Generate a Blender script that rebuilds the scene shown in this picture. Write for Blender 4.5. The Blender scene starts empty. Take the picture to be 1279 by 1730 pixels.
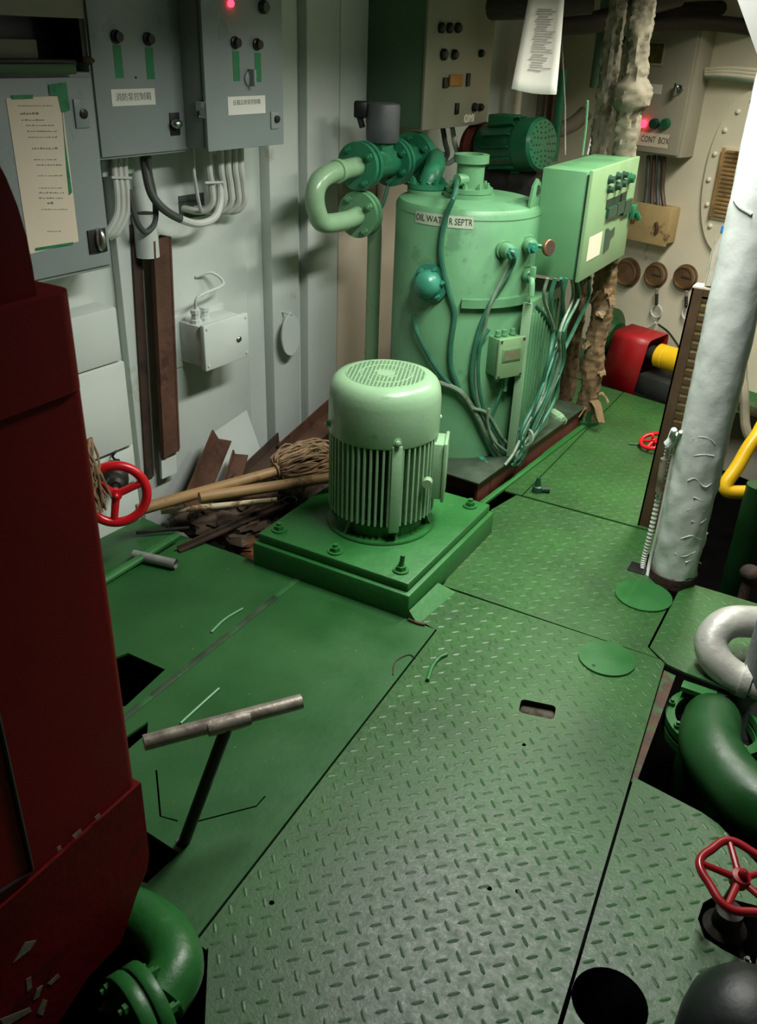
import bpy, bmesh, math, random
from mathutils import Vector, Matrix, noise
random.seed(7)
sc = bpy.context.scene
COL = sc.collection
PI = math.pi

# ------------------------------------------------------------------ camera, world, lamps, exposure
FPX, PITCH, ROLL, CAMH, YAW = 1487.0, math.radians(28.38), math.radians(2.178), 1.6, math.radians(29)
fwd = Vector((0, math.cos(PITCH), -math.sin(PITCH)))
_r = Vector((1, 0, 0)); _u = _r.cross(fwd)
rgt = math.cos(ROLL) * _r + math.sin(ROLL) * _u
upv = -math.sin(ROLL) * _r + math.cos(ROLL) * _u
RZ = Matrix.Rotation(YAW, 3, 'Z')
fwd, rgt, upv = RZ @ fwd, RZ @ rgt, RZ @ upv
CAM = Vector((0, 0, CAMH))
cd = bpy.data.cameras.new('camera')
cam = bpy.data.objects.new('camera', cd); COL.objects.link(cam)
cd.sensor_fit = 'VERTICAL'; cd.sensor_height = 36; cd.sensor_width = 26.6
cd.lens = FPX * 36 / 1730
cd.clip_start = 0.05
cam.matrix_world = Matrix(((rgt.x, upv.x, -fwd.x, 0), (rgt.y, upv.y, -fwd.y, 0), (rgt.z, upv.z, -fwd.z, CAMH), (0, 0, 0, 1)))
cd.dof.use_dof = True; cd.dof.focus_distance = 3.0; cd.dof.aperture_fstop = 11
sc.camera = cam
w = bpy.data.worlds.new('world'); sc.world = w; w.use_nodes = True
w.node_tree.nodes['Background'].inputs[0].default_value = (0.5, 0.55, 0.5, 1)
w.node_tree.nodes['Background'].inputs[1].default_value = 0.03
sc.view_settings.view_transform = 'Standard'; sc.view_settings.look = 'None'
sc.view_settings.gamma = 1; sc.view_settings.use_curve_mapping = False
sc.view_settings.exposure = 0.25
LAMPS = [((-0.45, 3.75, 2.09), 32.0, (1.0, 0.97, 0.84)), ((-0.60, 2.30, 2.09), 35.0, (0.99, 1.0, 0.94))]
SPREAD = math.radians(142)
try:
    sc.cycles.max_bounces = 6; sc.cycles.use_denoising = True
except Exception:
    pass

# ------------------------------------------------------------------ picking points in the place
def ray(x, y): return fwd + (x - 639.5) / FPX * rgt - (y - 865) / FPX * upv
def fl(x, y, z=0.0):
    d = ray(x, y); return CAM + d * ((z - CAMH) / d.z)
def ax(x, y, X):
    d = ray(x, y); return CAM + d * (X / d.x)
def ay(x, y, Y):
    d = ray(x, y); return CAM + d * (Y / d.y)
def aw(x, y, W): return CAM + ray(x, y) * W
# left bulkhead frame: local x runs along the wall, -y comes into the room
FWL = Matrix.Translation((-2.2, 2.4, 0)) @ Matrix.Rotation(math.radians(85.5), 4, 'Z')
FWB = Matrix.Translation((-1.0, 5.1, 0)) @ Matrix.Rotation(math.radians(-20), 4, 'Z')
def onframe(F, x, y, off=0.0):
    n = (F.to_3x3() @ Vector((0, -1, 0))); p0 = F.translation + n * off
    d = ray(x, y); t = (p0 - CAM).dot(n) / d.dot(n)
    return CAM + d * t
def wl(x, y, off=0.0):
    p = FWL.inverted() @ onframe(FWL, x, y, off); return p.x, p.z
def wb(x, y, off=0.0):
    p = FWB.inverted() @ onframe(FWB, x, y, off); return p.x, p.z
TKC, TKR = Vector((-1.455, 3.25)), 0.280
def tk(x, y, dr=0.0):
    d = ray(x, y); R = TKR + dr
    ox, oy = CAM.x - TKC.x, CAM.y - TKC.y
    a = d.x * d.x + d.y * d.y; b = 2 * (ox * d.x + oy * d.y); c = ox * ox + oy * oy - R * R
    D = b * b - 4 * a * c
    t = (-b - math.sqrt(D)) / (2 * a) if D > 0 else -b / (2 * a)
    return CAM + d * t

# ------------------------------------------------------------------ materials
def S(r, g, b):
    f = lambda c: (c / 255 / 12.92) if c <= 10 else ((c / 255 + 0.055) / 1.055) ** 2.4
    return (f(r), f(g), f(b), 1)
MATS = {}
def pm(name, rgb, rough=0.5, metal=0.0, var=0.25, vs=5.0, bump=0.0, bs=60.0, wear=None, wt=0.62, ws=9.0, rv=0.15, wear2=None, w2t=0.68, w2s=30.0):
    m = bpy.data.materials.new(name); m.use_nodes = True; MATS[name] = m
    nt = m.node_tree; N = nt.nodes; L = nt.links; b = N['Principled BSDF']
    tc = N.new('ShaderNodeTexCoord')
    nz = N.new('ShaderNodeTexNoise'); nz.inputs['Scale'].default_value = vs; nz.inputs['Detail'].default_value = 6
    L.new(tc.outputs['Object'], nz.inputs['Vector'])
    mr = N.new('ShaderNodeMapRange'); mr.inputs[1].default_value = 0.3; mr.inputs[2].default_value = 0.7
    mr.inputs[3].default_value = 1 - var; mr.inputs[4].default_value = 1 + var
    L.new(nz.outputs['Fac'], mr.inputs[0])
    mx = N.new('ShaderNodeMix'); mx.data_type = 'RGBA'; mx.blend_type = 'MULTIPLY'; mx.inputs[0].default_value = 1
    mx.inputs[6].default_value = S(*rgb); L.new(mr.outputs[0], mx.inputs[7])
    out = mx.outputs[2]
    def worn(out, col, t, s, seed):
        n2 = N.new('ShaderNodeTexNoise'); n2.inputs['Scale'].default_value = s; n2.inputs['Detail'].default_value = 8; n2.inputs['Roughness'].default_value = 0.65
        mp = N.new('ShaderNodeMapping'); mp.inputs[1].default_value = (seed, seed * 2, seed * 3)
        L.new(tc.outputs['Object'], mp.inputs[0]); L.new(mp.outputs[0], n2.inputs['Vector'])
        r2 = N.new('ShaderNodeMapRange'); r2.inputs[1].default_value = t; r2.inputs[2].default_value = t + 0.06
        L.new(n2.outputs['Fac'], r2.inputs[0])
        x2 = N.new('ShaderNodeMix'); x2.data_type = 'RGBA'; L.new(r2.outputs[0], x2.inputs[0])
        L.new(out, x2.inputs[6]); x2.inputs[7].default_value = S(*col); return x2.outputs[2]
    if wear: out = worn(out, wear, wt, ws, 1.3)
    if wear2: out = worn(out, wear2, w2t, w2s, 4.1)
    L.new(out, b.inputs['Base Color'])
    rr = N.new('ShaderNodeMapRange'); rr.inputs[1].default_value = 0.3; rr.inputs[2].default_value = 0.7
    rr.inputs[3].default_value = max(0.03, rough - rv); rr.inputs[4].default_value = min(1, rough + rv)
    L.new(nz.outputs['Fac'], rr.inputs[0]); L.new(rr.outputs[0], b.inputs['Roughness'])
    b.inputs['Metallic'].default_value = metal
    if bump > 0:
        n3 = N.new('ShaderNodeTexNoise'); n3.inputs['Scale'].default_value = bs; n3.inputs['Detail'].default_value = 5
        L.new(tc.outputs['Object'], n3.inputs['Vector'])
        bp = N.new('ShaderNodeBump'); bp.inputs['Strength'].default_value = bump; bp.inputs['Distance'].default_value = 0.004
        L.new(n3.outputs['Fac'], bp.inputs['Height']); L.new(bp.outputs[0], b.inputs['Normal'])
    return m
def emit(name, rgb, st):
    m = bpy.data.materials.new(name); m.use_nodes = True; MATS[name] = m
    b = m.node_tree.nodes['Principled BSDF']
    b.inputs['Base Color'].default_value = S(*rgb); b.inputs['Emission Color'].default_value = S(*rgb); b.inputs['Emission Strength'].default_value = st
    return m
def deckmat(name, green, grey, lug):
    # chequer plate paint, greyer around one spot of the near deck, with fine grime
    m = bpy.data.materials.new(name); m.use_nodes = True; MATS[name] = m
    nt = m.node_tree; N = nt.nodes; L = nt.links; b = N['Principled BSDF']
    tc = N.new('ShaderNodeTexCoord')
    def nz(s, det=6, ro=0.6):
        n = N.new('ShaderNodeTexNoise'); n.inputs['Scale'].default_value = s; n.inputs['Detail'].default_value = det; n.inputs['Roughness'].default_value = ro; L.new(tc.outputs['Object'], n.inputs['Vector']); return n.outputs['Fac']
    def rng(v, a, c, lo=0.0, hi=1.0):
        r = N.new('ShaderNodeMapRange'); r.inputs[1].default_value = a; r.inputs[2].default_value = c; r.inputs[3].default_value = lo; r.inputs[4].default_value = hi; L.new(v, r.inputs[0]); return r.outputs[0]
    def mix(f, a, c):
        x = N.new('ShaderNodeMix'); x.data_type = 'RGBA'; L.new(f, x.inputs[0])
        for k, v in ((6, a), (7, c)):
            if isinstance(v, tuple): x.inputs[k].default_value = S(*v)
            else: L.new(v, x.inputs[k])
        return x.outputs[2]
    def math_(op, a, c):
        x = N.new('ShaderNodeMath'); x.operation = op
        for k, v in ((0, a), (1, c)):
            if isinstance(v, float): x.inputs[k].default_value = v
            else: L.new(v, x.inputs[k])
        return x.outputs[0]
    vm = N.new('ShaderNodeVectorMath'); vm.operation = 'DISTANCE'; L.new(tc.outputs['Object'], vm.inputs[0]); vm.inputs[1].default_value = (-0.42, 0.95, 0)
    greyed = math_('ADD', rng(vm.outputs[1], 0.15, 0.75, 0.5, 0.0), rng(nz(3.0), 0.3, 0.75, -0.3, 0.4))
    greyed = rng(greyed, 0.05, 0.75)
    c = mix(rng(nz(2.2), 0.35, 0.65), green, tuple(int(v * 0.8) for v in green))
    c = mix(greyed, c, grey)
    c = mix(rng(nz(26, 8, 0.75), 0.54, 0.70, 0.0, 0.6), c, (30, 46, 30))
    c = mix(rng(nz(130, 4, 0.7), 0.56, 0.68, 0.0, 0.45), c, (24, 40, 26))
    L.new(c, b.inputs['Base Color'])
    L.new(rng(nz(48, 8, 0.75), 0.3, 0.7, 0.2 if not lug else 0.26, 0.6), b.inputs['Roughness'])
    bp = N.new('ShaderNodeBump'); bp.inputs['Strength'].default_value = 0.35; bp.inputs['Distance'].default_value = 0.003; L.new(nz(110, 6, 0.7), bp.inputs['Height']); L.new(bp.outputs[0], b.inputs['Normal'])
deckmat('plate', (50, 97, 45), (61, 82, 63), False)
deckmat('tread', (54, 100, 50), (68, 88, 70), True)
pm('smooth_plate', (31, 82, 35), 0.5, 0, 0.2, 3, 0.2, 50, wear=(44, 84, 44), wt=0.6, ws=3, wear2=(24, 54, 28), w2t=0.66, w2s=14)
pm('lid_green', (38, 98, 44), 0.4, 0, 0.12, 6, 0.1)
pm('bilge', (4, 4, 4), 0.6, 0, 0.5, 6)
pm('angle_rust', (76, 56, 40), 0.7, 0, 0.5, 14, 0.6, 60, wear=(50, 92, 54), wt=0.50, ws=12)
pm('wall_white', (196, 205, 198), 0.5, 0, 0.06, 3, 0.15, 25, wear=(176, 178, 160), wt=0.66, ws=4, wear2=(150, 140, 112), w2t=0.76, w2s=9)
pm('wall_beige', (222, 214, 190), 0.5, 0, 0.08, 3, 0.25, 18, wear=(166, 150, 116), wt=0.64, ws=4, wear2=(120, 90, 52), w2t=0.73, w2s=8)
pm('panel_beige', (190, 178, 160), 0.5, 0, 0.06, 3, 0.15, 25)
pm('ceiling', (120, 116, 96), 0.7, 0, 0.2, 3, 0.2)
pm('cab_grey', (140, 150, 149), 0.42, 0, 0.05, 4, 0.08, 120, wear=(128, 130, 128), wt=0.7, ws=10)
pm('cab_beige', (170, 164, 146), 0.45, 0, 0.07, 4, 0.08, 80)
pm('cab_olive', (132, 132, 112), 0.45, 0, 0.08, 4, 0.08, 80)
pm('cab_side_green', (78, 108, 80), 0.45, 0, 0.08, 4)
pm('paper', (226, 226, 216), 0.8, 0, 0.03, 8)
pm('paper_old', (222, 208, 186), 0.8, 0, 0.06, 5)
pm('ink', (52, 52, 50), 0.8, 0, 0.1)
pm('ink_soft', (128, 124, 114), 0.8, 0, 0.1)
pm('green_tape', (38, 124, 82), 0.35, 0, 0.2, 20)
pm('black', (16, 17, 17), 0.45, 0, 0.2)
pm('rubber', (28, 30, 30), 0.6, 0, 0.3)
pm('knob_green', (26, 62, 44), 0.4, 0, 0.2)
pm('chrome', (178, 182, 180), 0.22, 1, 0.1)
pm('steel', (160, 162, 158), 0.38, 0.5, 0.25, 18, 0.1, 80)
pm('steel_worn', (146, 138, 126), 0.42, 0.45, 0.35, 22, 0.2, 90)
pm('steel_dark', (44, 42, 38), 0.5, 0.4, 0.4, 15)
pm('cable_white', (196, 200, 192), 0.5, 0, 0.1, 12)
pm('cable_grey', (66, 72, 66), 0.5, 0, 0.2, 12)
pm('cable_green', (46, 102, 78), 0.45, 0, 0.25, 14, wear=(92, 116, 96), wt=0.66, ws=20)
pm('cable_pale', (108, 128, 106), 0.45, 0, 0.25, 14, wear=(60, 92, 66), wt=0.58, ws=22)
pm('rust', (84, 56, 41), 0.75, 0, 0.35, 9, 0.5, 60, wear=(62, 38, 30), wt=0.56, ws=10, wear2=(150, 140, 126), w2t=0.74, w2s=14)
pm('rust_dark', (62, 46, 36), 0.8, 0, 0.4, 9, 0.6, 50, wear=(40, 34, 28), wt=0.54, ws=9)
pm('rust_red', (86, 34, 26), 0.6, 0, 0.3, 9, 0.3, 60)
pm('brown_paint', (70, 52, 36), 0.5, 0, 0.25, 7, 0.2)
pm('red_dark', (100, 8, 10), 0.65, 0, 0.15, 4, 0.12, 40, wear=(92, 8, 9), wt=0.62, ws=5)
pm('red_chipped', (96, 8, 10), 0.65, 0, 0.25, 4, 0.3, 40, wear=(66, 18, 12), wt=0.56, ws=5, wear2=(150, 140, 112), w2t=0.7, w2s=9)
pm('red', (192, 22, 32), 0.28, 0, 0.1, 9)
pm('seam_grime', (44, 62, 42), 0.6, 0, 0.4, 14, 0.5, 60, wear=(40, 92, 46), wt=0.5, ws=8)
pm('red_deep', (140, 18, 28), 0.35, 0, 0.12, 9)  # darker copy of red for the foreground handwheel
pm('dirty_green', (46, 62, 46), 0.5, 0, 0.3, 9, 0.3, 40)
pm('red_guard', (148, 16, 22), 0.4, 0, 0.15, 7)
pm('yellow', (216, 172, 20), 0.4, 0, 0.15, 9, wear=(120, 84, 16), wt=0.66, ws=12)
pm('pale_green', (136, 172, 134), 0.3, 0, 0.07, 7, 0.12, 60, wear=(112, 156, 112), wt=0.64, ws=10, wear2=(60, 82, 58), w2t=0.78, w2s=26, rv=0.08)
pm('tank_green', (96, 148, 106), 0.42, 0, 0.12, 5, 0.2, 30, wear=(82, 130, 92), wt=0.58, ws=7, wear2=(52, 84, 56), w2t=0.76, w2s=20, rv=0.08)
pm('box_green', (90, 142, 98), 0.42, 0, 0.08, 5, 0.06, 60)
pm('box_green_lit', (124, 158, 114), 0.42, 0, 0.08, 5, 0.06, 60)  # box green made lighter and yellower: light on the front put into colour
pm('valve_green', (40, 116, 82), 0.35, 0, 0.2, 9, 0.3, 60)
pm('cap_teal', (56, 132, 108), 0.3, 0, 0.15, 9, 0.15, 60)
pm('deep_green', (24, 68, 30), 0.4, 0, 0.2, 6, 0.2, 50)
pm('plinth_green', (36, 100, 44), 0.4, 0, 0.22, 4, 0.4, 40, wear=(56, 108, 56), wt=0.62, ws=8, wear2=(24, 62, 28), w2t=0.7, w2s=14)
pm('gap_dark', (16, 46, 24), 0.6, 0, 0.2)
pm('pump_green', (26, 98, 64), 0.38, 0, 0.2, 9, 0.15)
pm('grey_act', (84, 88, 90), 0.45, 0, 0.15, 9, 0.1)
pm('pillar_white', (192, 198, 193), 0.4, 0, 0.06, 6, 0.7, 16, wear=(176, 178, 168), wt=0.68, ws=10, rv=0.1)
pm('silver', (176, 176, 168), 0.42, 0.25, 0.12, 10, 0.5, 40, wear=(120, 116, 104), wt=0.64, ws=14)
pm('cloth_grey', (110, 116, 114), 0.75, 0, 0.15, 10, 0.5, 60)
pm('lagging', (112, 90, 62), 0.85, 0, 0.4, 9, 0.9, 26, wear=(148, 130, 102), wt=0.56, ws=12, wear2=(72, 46, 24), w2t=0.6, w2s=9)
pm('lag_light', (118, 112, 94), 0.8, 0, 0.3, 9, 0.7, 26, wear=(84, 74, 56), wt=0.56, ws=10)
pm('wood', (142, 112, 72), 0.6, 0, 0.25, 9, 0.25, 40, wear=(104, 78, 48), wt=0.56, ws=8)
pm('wood_paint', (196, 184, 150), 0.6, 0, 0.2, 9, wear=(112, 84, 54), wt=0.52, ws=16)
pm('mop', (132, 108, 80), 0.95, 0, 0.45, 30)
pm('rag', (80, 66, 52), 0.95, 0, 0.5, 12, 0.8, 30, wear=(98, 84, 66), wt=0.56, ws=10)
pm('rag_rust', (110, 70, 42), 0.95, 0, 0.4, 12, 0.8, 30)
pm('tan_box', (178, 154, 106), 0.5, 0, 0.15, 7, 0.15, 40, wear=(124, 92, 52), wt=0.6, ws=9)
pm('brass', (120, 92, 62), 0.45, 0.4, 0.3, 14)
pm('louver', (150, 118, 72), 0.6, 0, 0.35, 9, wear=(104, 72, 36), wt=0.55, ws=8)
pm('dial', (136, 128, 108), 0.3, 0, 0.15, 9)
pm('amber', (150, 104, 40), 0.4, 0, 0.1)
pm('olive_glass', (86, 80, 26), 0.25, 0, 0.3, 30)
pm('slot_olive', (150, 138, 84), 0.6, 0, 0.3, 20)
pm('bracket_grey', (112, 114, 110), 0.6, 0, 0.05)
pm('window_pane', (118, 122, 92), 0.2, 0, 0.15, 12)
pm('pipe_dark', (52, 44, 34), 0.7, 0, 0.3, 8, 0.3)
pm('cap_blue', (28, 96, 150), 0.35, 0, 0.1)
pm('dome_black', (26, 32, 32), 0.5, 0.0, 0.3, 6, 0.2)
pm('orange', (176, 92, 30), 0.4, 0, 0.2)
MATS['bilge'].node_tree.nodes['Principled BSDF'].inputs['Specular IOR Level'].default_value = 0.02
for k_ in ('red_dark', 'red_chipped'): MATS[k_].node_tree.nodes['Principled BSDF'].inputs['Specular IOR Level'].default_value = 0.15
emit('led_red', (255, 40, 60), 6.0)
emit('tube_glow', (255, 250, 235), 1.0)
g = bpy.data.materials.new('clear_plastic'); g.use_nodes = True; MATS['clear_plastic'] = g
gb = g.node_tree.nodes['Principled BSDF']; gb.inputs['Transmission Weight'].default_value = 0.9; gb.inputs['Roughness'].default_value = 0.12; gb.inputs['IOR'].default_value = 1.15; gb.inputs['Base Color'].default_value = (0.9, 0.92, 0.9, 1)

# ------------------------------------------------------------------ mesh building
class MB:
    def __init__(self, M=None): self.v = []; self.f = []; self.M = M or Matrix.Identity(4)
    def raw(self, vs, fs, M=None):
        T = self.M @ M if M is not None else self.M
        o = len(self.v); self.v += [T @ Vector(p) for p in vs]; self.f += [tuple(i + o for i in q) for q in fs]; return self
    def box(self, a, b, bev=0.0, M=None, seg=2):
        x0, y0, z0 = [min(a[i], b[i]) for i in range(3)]; x1, y1, z1 = [max(a[i], b[i]) for i in range(3)]
        vs = [(x0, y0, z0), (x1, y0, z0), (x1, y1, z0), (x0, y1, z0), (x0, y0, z1), (x1, y0, z1), (x1, y1, z1), (x0, y1, z1)]
        fs = [(0, 3, 2, 1), (4, 5, 6, 7), (0, 1, 5, 4), (1, 2, 6, 5), (2, 3, 7, 6), (3, 0, 4, 7)]
        if bev > 0:
            bm = bmesh.new(); bv = [bm.verts.new(p) for p in vs]
            for q in fs: bm.faces.new([bv[i] for i in q])
            bmesh.ops.bevel(bm, geom=bm.edges[:], offset=bev, segments=seg, profile=0.5, affect='EDGES')
            bm.verts.index_update(); vs = [tuple(x.co) for x in bm.verts]; fs = [tuple(x.index for x in q.verts) for q in bm.faces]; bm.free()
        return self.raw(vs, fs, M)
    def tube(self, pts, r, n=10, cap=True, closed=False, M=None):
        pts = [Vector(p) for p in pts]; k = len(pts)
        rs = r if isinstance(r, (list, tuple)) else [r] * k
        tg = []
        for i in range(k):
            if closed: d = pts[(i + 1) % k] - pts[i - 1]
            else: d = pts[min(i + 1, k - 1)] - pts[max(i - 1, 0)]
            tg.append(d.normalized() if d.length > 1e-9 else Vector((0, 0, 1)))
        a = Vector((0, 0, 1)) if abs(tg[0].z) < 0.9 else Vector((1, 0, 0))
        u = (a - tg[0] * a.dot(tg[0])).normalized(); vs = []; fs = []
        for i in range(k):
            u = (u - tg[i] * u.dot(tg[i])); u = u.normalized() if u.length > 1e-6 else tg[i].orthogonal().normalized()
            v = tg[i].cross(u)
            for j in range(n):
                t = 2 * PI * j / n; vs.append(pts[i] + (u * math.cos(t) + v * math.sin(t)) * rs[i])
        for i in range(k if closed else k - 1):
            for j in range(n):
                fs.append((i * n + j, i * n + (j + 1) % n, ((i + 1) % k) * n + (j + 1) % n, ((i + 1) % k) * n + j))
        if cap and not closed:
            fs.append(tuple(range(n - 1, -1, -1))); fs.append(tuple((k - 1) * n + j for j in range(n)))
        return self.raw(vs, fs, M)
    def cyl(self, p, q, r, r2=None, n=20): return self.tube([p, q], [r, r if r2 is None else r2], n)
    def lathe(self, prof, n=32, M=None, cap=True):
        vs = []; fs = []; k = len(prof)
        for (r, z) in prof:
            for j in range(n): t = 2 * PI * j / n; vs.append((r * math.cos(t), r * math.sin(t), z))
        for i in range(k - 1):
            for j in range(n): fs.append((i * n + j, i * n + (j + 1) % n, (i + 1) * n + (j + 1) % n, (i + 1) * n + j))
        if cap:
            fs.append(tuple(range(n - 1, -1, -1))); fs.append(tuple((k - 1) * n + j for j in range(n)))
        return self.raw(vs, fs, M)
    def prism(self, poly, z0, z1, M=None):
        n = len(poly); vs = [(p[0], p[1], z0) for p in poly] + [(p[0], p[1], z1) for p in poly]
        fs = [tuple(range(n - 1, -1, -1)), tuple(range(n, 2 * n))] + [(i, (i + 1) % n, n + (i + 1) % n, n + i) for i in range(n)]
        return self.raw(vs, fs, M)
    def ball(self, c, r, sx=1, sy=1, sz=1, n=16, M=None):
        T = Matrix.Translation(c) @ Matrix.Diagonal((sx, sy, sz, 1))
        prof = [(max(1e-4, r * math.sin(PI * i / n)), -r * math.cos(PI * i / n)) for i in range(n + 1)]
        return self.lathe(prof, n + 4, (M @ T) if M is not None else T)
    def mesh(self, name, inv=None, auto=35):
        me = bpy.data.meshes.new(name)
        vs = [inv @ p for p in self.v] if inv is not None else self.v
        me.from_pydata([tuple(p) for p in vs], [], self.f); me.validate(); me.update()
        bm = bmesh.new(); bm.from_mesh(me); bmesh.ops.recalc_face_normals(bm, faces=bm.faces[:]); bm.to_mesh(me); bm.free()
        if auto:
            me.polygons.foreach_set('use_smooth', [True] * len(me.polygons)); me.set_sharp_from_angle(angle=math.radians(auto))
        return me
INV = {}
def T(name, label, cat, loc, rot=0.0, group=None, kind=None):
    o = bpy.data.objects.new(name, None); COL.objects.link(o); o.empty_display_size = 0.05
    o.location = loc; o.rotation_euler = (0, 0, rot)
    if label: o['label'] = label
    if cat: o['category'] = cat
    if group: o['group'] = group
    if kind: o['kind'] = kind
    INV[o.name] = (Matrix.Translation(loc) @ Matrix.Rotation(rot, 4, 'Z')).inverted()
    return o
def P(name, mb, mat, parent, label=None, kind=None, auto=35):
    inv = INV[parent.name]
    o = bpy.data.objects.new(name, mb.mesh(name, inv, auto)); COL.objects.link(o); o.parent = parent
    o.data.materials.append(MATS[mat]); INV[o.name] = inv
    if label: o['label'] = label
    if kind: o['kind'] = kind
    return o
def one(name, label, cat, mb, mat, loc=None, group=None, kind=None, auto=35):
    if loc is None:
        c = sum(mb.v, Vector()) / len(mb.v); loc = Vector((c.x, c.y, min(p.z for p in mb.v)))
    inv = Matrix.Translation(loc).inverted()
    o = bpy.data.objects.new(name, mb.mesh(name, inv, auto)); COL.objects.link(o); o.location = loc
    o.data.materials.append(MATS[mat]); INV[o.name] = inv
    if label: o['label'] = label
    if cat: o['category'] = cat
    if group: o['group'] = group
    if kind: o['kind'] = kind
    return o
def st(name, mb, mat, label=None, loc=None, auto=35): return one(name, label, None, mb, mat, loc if loc is not None else Vector((0, 0, 0)), kind='structure', auto=auto)
def dup(root, M, label=None):
    """copy of a thing and its parts, moved by the world matrix M"""
    r = root.copy(); COL.objects.link(r); r.matrix_world = M @ root.matrix_basis
    if label: r['label'] = label
    for ch in root.children:
        c = ch.copy(); COL.objects.link(c); c.parent = r
        for gch in ch.children:
            d = gch.copy(); COL.objects.link(d); d.parent = c
    return r
def share(o, parent, M):
    """another instance of part o under parent; M is a matrix in the parent's local space"""
    c = o.copy(); COL.objects.link(c); c.parent = parent; c.matrix_basis = M; return c
def cat(pts, k=6):
    pts = [Vector(p) for p in pts]; out = []
    q = [pts[0] * 2 - pts[1]] + pts + [pts[-1] * 2 - pts[-2]]
    for i in range(1, len(q) - 2):
        a, b, c, d = q[i - 1], q[i], q[i + 1], q[i + 2]
        for j in range(k):
            t = j / k
            out.append(0.5 * ((2 * b) + (c - a) * t + (2 * a - 5 * b + 4 * c - d) * t * t + (3 * b - a - 3 * c + d) * t ** 3))
    out.append(pts[-1]); return out
def axisM(p, d):
    """matrix with local +Z along d at p"""
    return Matrix.Translation(p) @ Vector(d).to_track_quat('Z', 'Y').to_matrix().to_4x4()
def hexbolt(mb, p, d, r=0.012, h=0.012):
    mb.lathe([(r, 0), (r, h), (r * 0.55, h), (r * 0.55, h * 1.7)], 6, axisM(p, d))
def bolts(name, p, d, R, n, mat, parent, r=0.012, h=0.012, ph=0.0):
    A = axisM(p, d)
    for i in range(n):
        t = ph + 2 * PI * i / n; m = MB(); hexbolt(m, A @ Vector((R * math.cos(t), R * math.sin(t), 0)), d, r, h); P(name, m, mat, parent)
def text_mb(s, size, M, thick=0.0004, ax_='CENTER', sx=1.0):
    cu = bpy.data.curves.new('lettering', 'FONT'); cu.body = s; cu.size = size; cu.align_x = ax_; cu.align_y = 'CENTER'; cu.extrude = thick; cu.resolution_u = 2
    o = bpy.data.objects.new('lettering', cu); COL.objects.link(o)
    bpy.context.view_layer.update()
    me = bpy.data.meshes.new_from_object(o)
    mb = MB(M); mb.raw([(p.co.x * sx, p.co.y, p.co.z) for p in me.vertices], [tuple(f.vertices) for f in me.polygons])
    bpy.data.objects.remove(o); bpy.data.curves.remove(cu); bpy.data.meshes.remove(me)
    return mb
def plate_mb(outer, holes, z0, z1):
    cu = bpy.data.curves.new('outline', 'CURVE'); cu.dimensions = '2D'; cu.fill_mode = 'BOTH'; cu.extrude = (z1 - z0) / 2
    for poly in [outer] + holes:
        s = cu.splines.new('POLY'); s.points.add(len(poly) - 1)
        for i, p in enumerate(poly): s.points[i].co = (p[0], p[1], 0, 1)
        s.use_cyclic_u = True
    o = bpy.data.objects.new('outline', cu); COL.objects.link(o); bpy.context.view_layer.update()
    me = bpy.data.meshes.new_from_object(o)
    mb = MB(); zc = (z0 + z1) / 2
    mb.raw([(p.co.x, p.co.y, p.co.z + zc) for p in me.vertices], [tuple(f.vertices) for f in me.polygons])
    bpy.data.objects.remove(o); bpy.data.curves.remove(cu); bpy.data.meshes.remove(me)
    return mb
def inside(p, poly):
    x, y = p; c = False; n = len(poly)
    for i in range(n):
        x1, y1 = poly[i][0], poly[i][1]; x2, y2 = poly[i - 1][0], poly[i - 1][1]
        if (y1 > y) != (y2 > y) and x < (x2 - x1) * (y - y1) / (y2 - y1) + x1: c = not c
    return c
def px(*q): return [fl(a, b).xy for a, b in q]
# upright frame matrix on a wall: text lies in the wall plane facing the room
def wallM(F, s, off, z): return F @ Matrix.Translation((s, -off, z)) @ Matrix.Rotation(PI / 2, 4, 'X')

# ------------------------------------------------------------------ the setting
room = MB(FWL); room.box((-5.0, 0, -0.6), (4.5, 0.05, 2.25)); st('wall_left', room, 'wall_white')
room = MB(FWB); room.box((-1.7, 0, -0.6), (3.4, 0.05, 2.25)); st('wall_back', room, 'wall_beige')
m = MB(); m.box((2.0, -1.8, -0.6), (2.05, 4.4, 2.25)); st('wall_right', m, 'wall_white')
m = MB(); m.box((-2.8, -1.85, -0.6), (2.1, -1.8, 2.25)); st('wall_front', m, 'wall_white')
m = MB(); m.box((-2.9, -1.9, 2.2), (2.2, 6.2, 2.25)); st('ceiling', m, 'ceiling')
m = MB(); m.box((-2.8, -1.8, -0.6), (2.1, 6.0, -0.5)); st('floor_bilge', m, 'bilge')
floor = T('floor', None, None, (0, 0, 0), kind='structure')
Lx = lambda y: -0.794 - 0.0554 * y
Rx = lambda y: -0.068 - 0.084 * y
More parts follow.
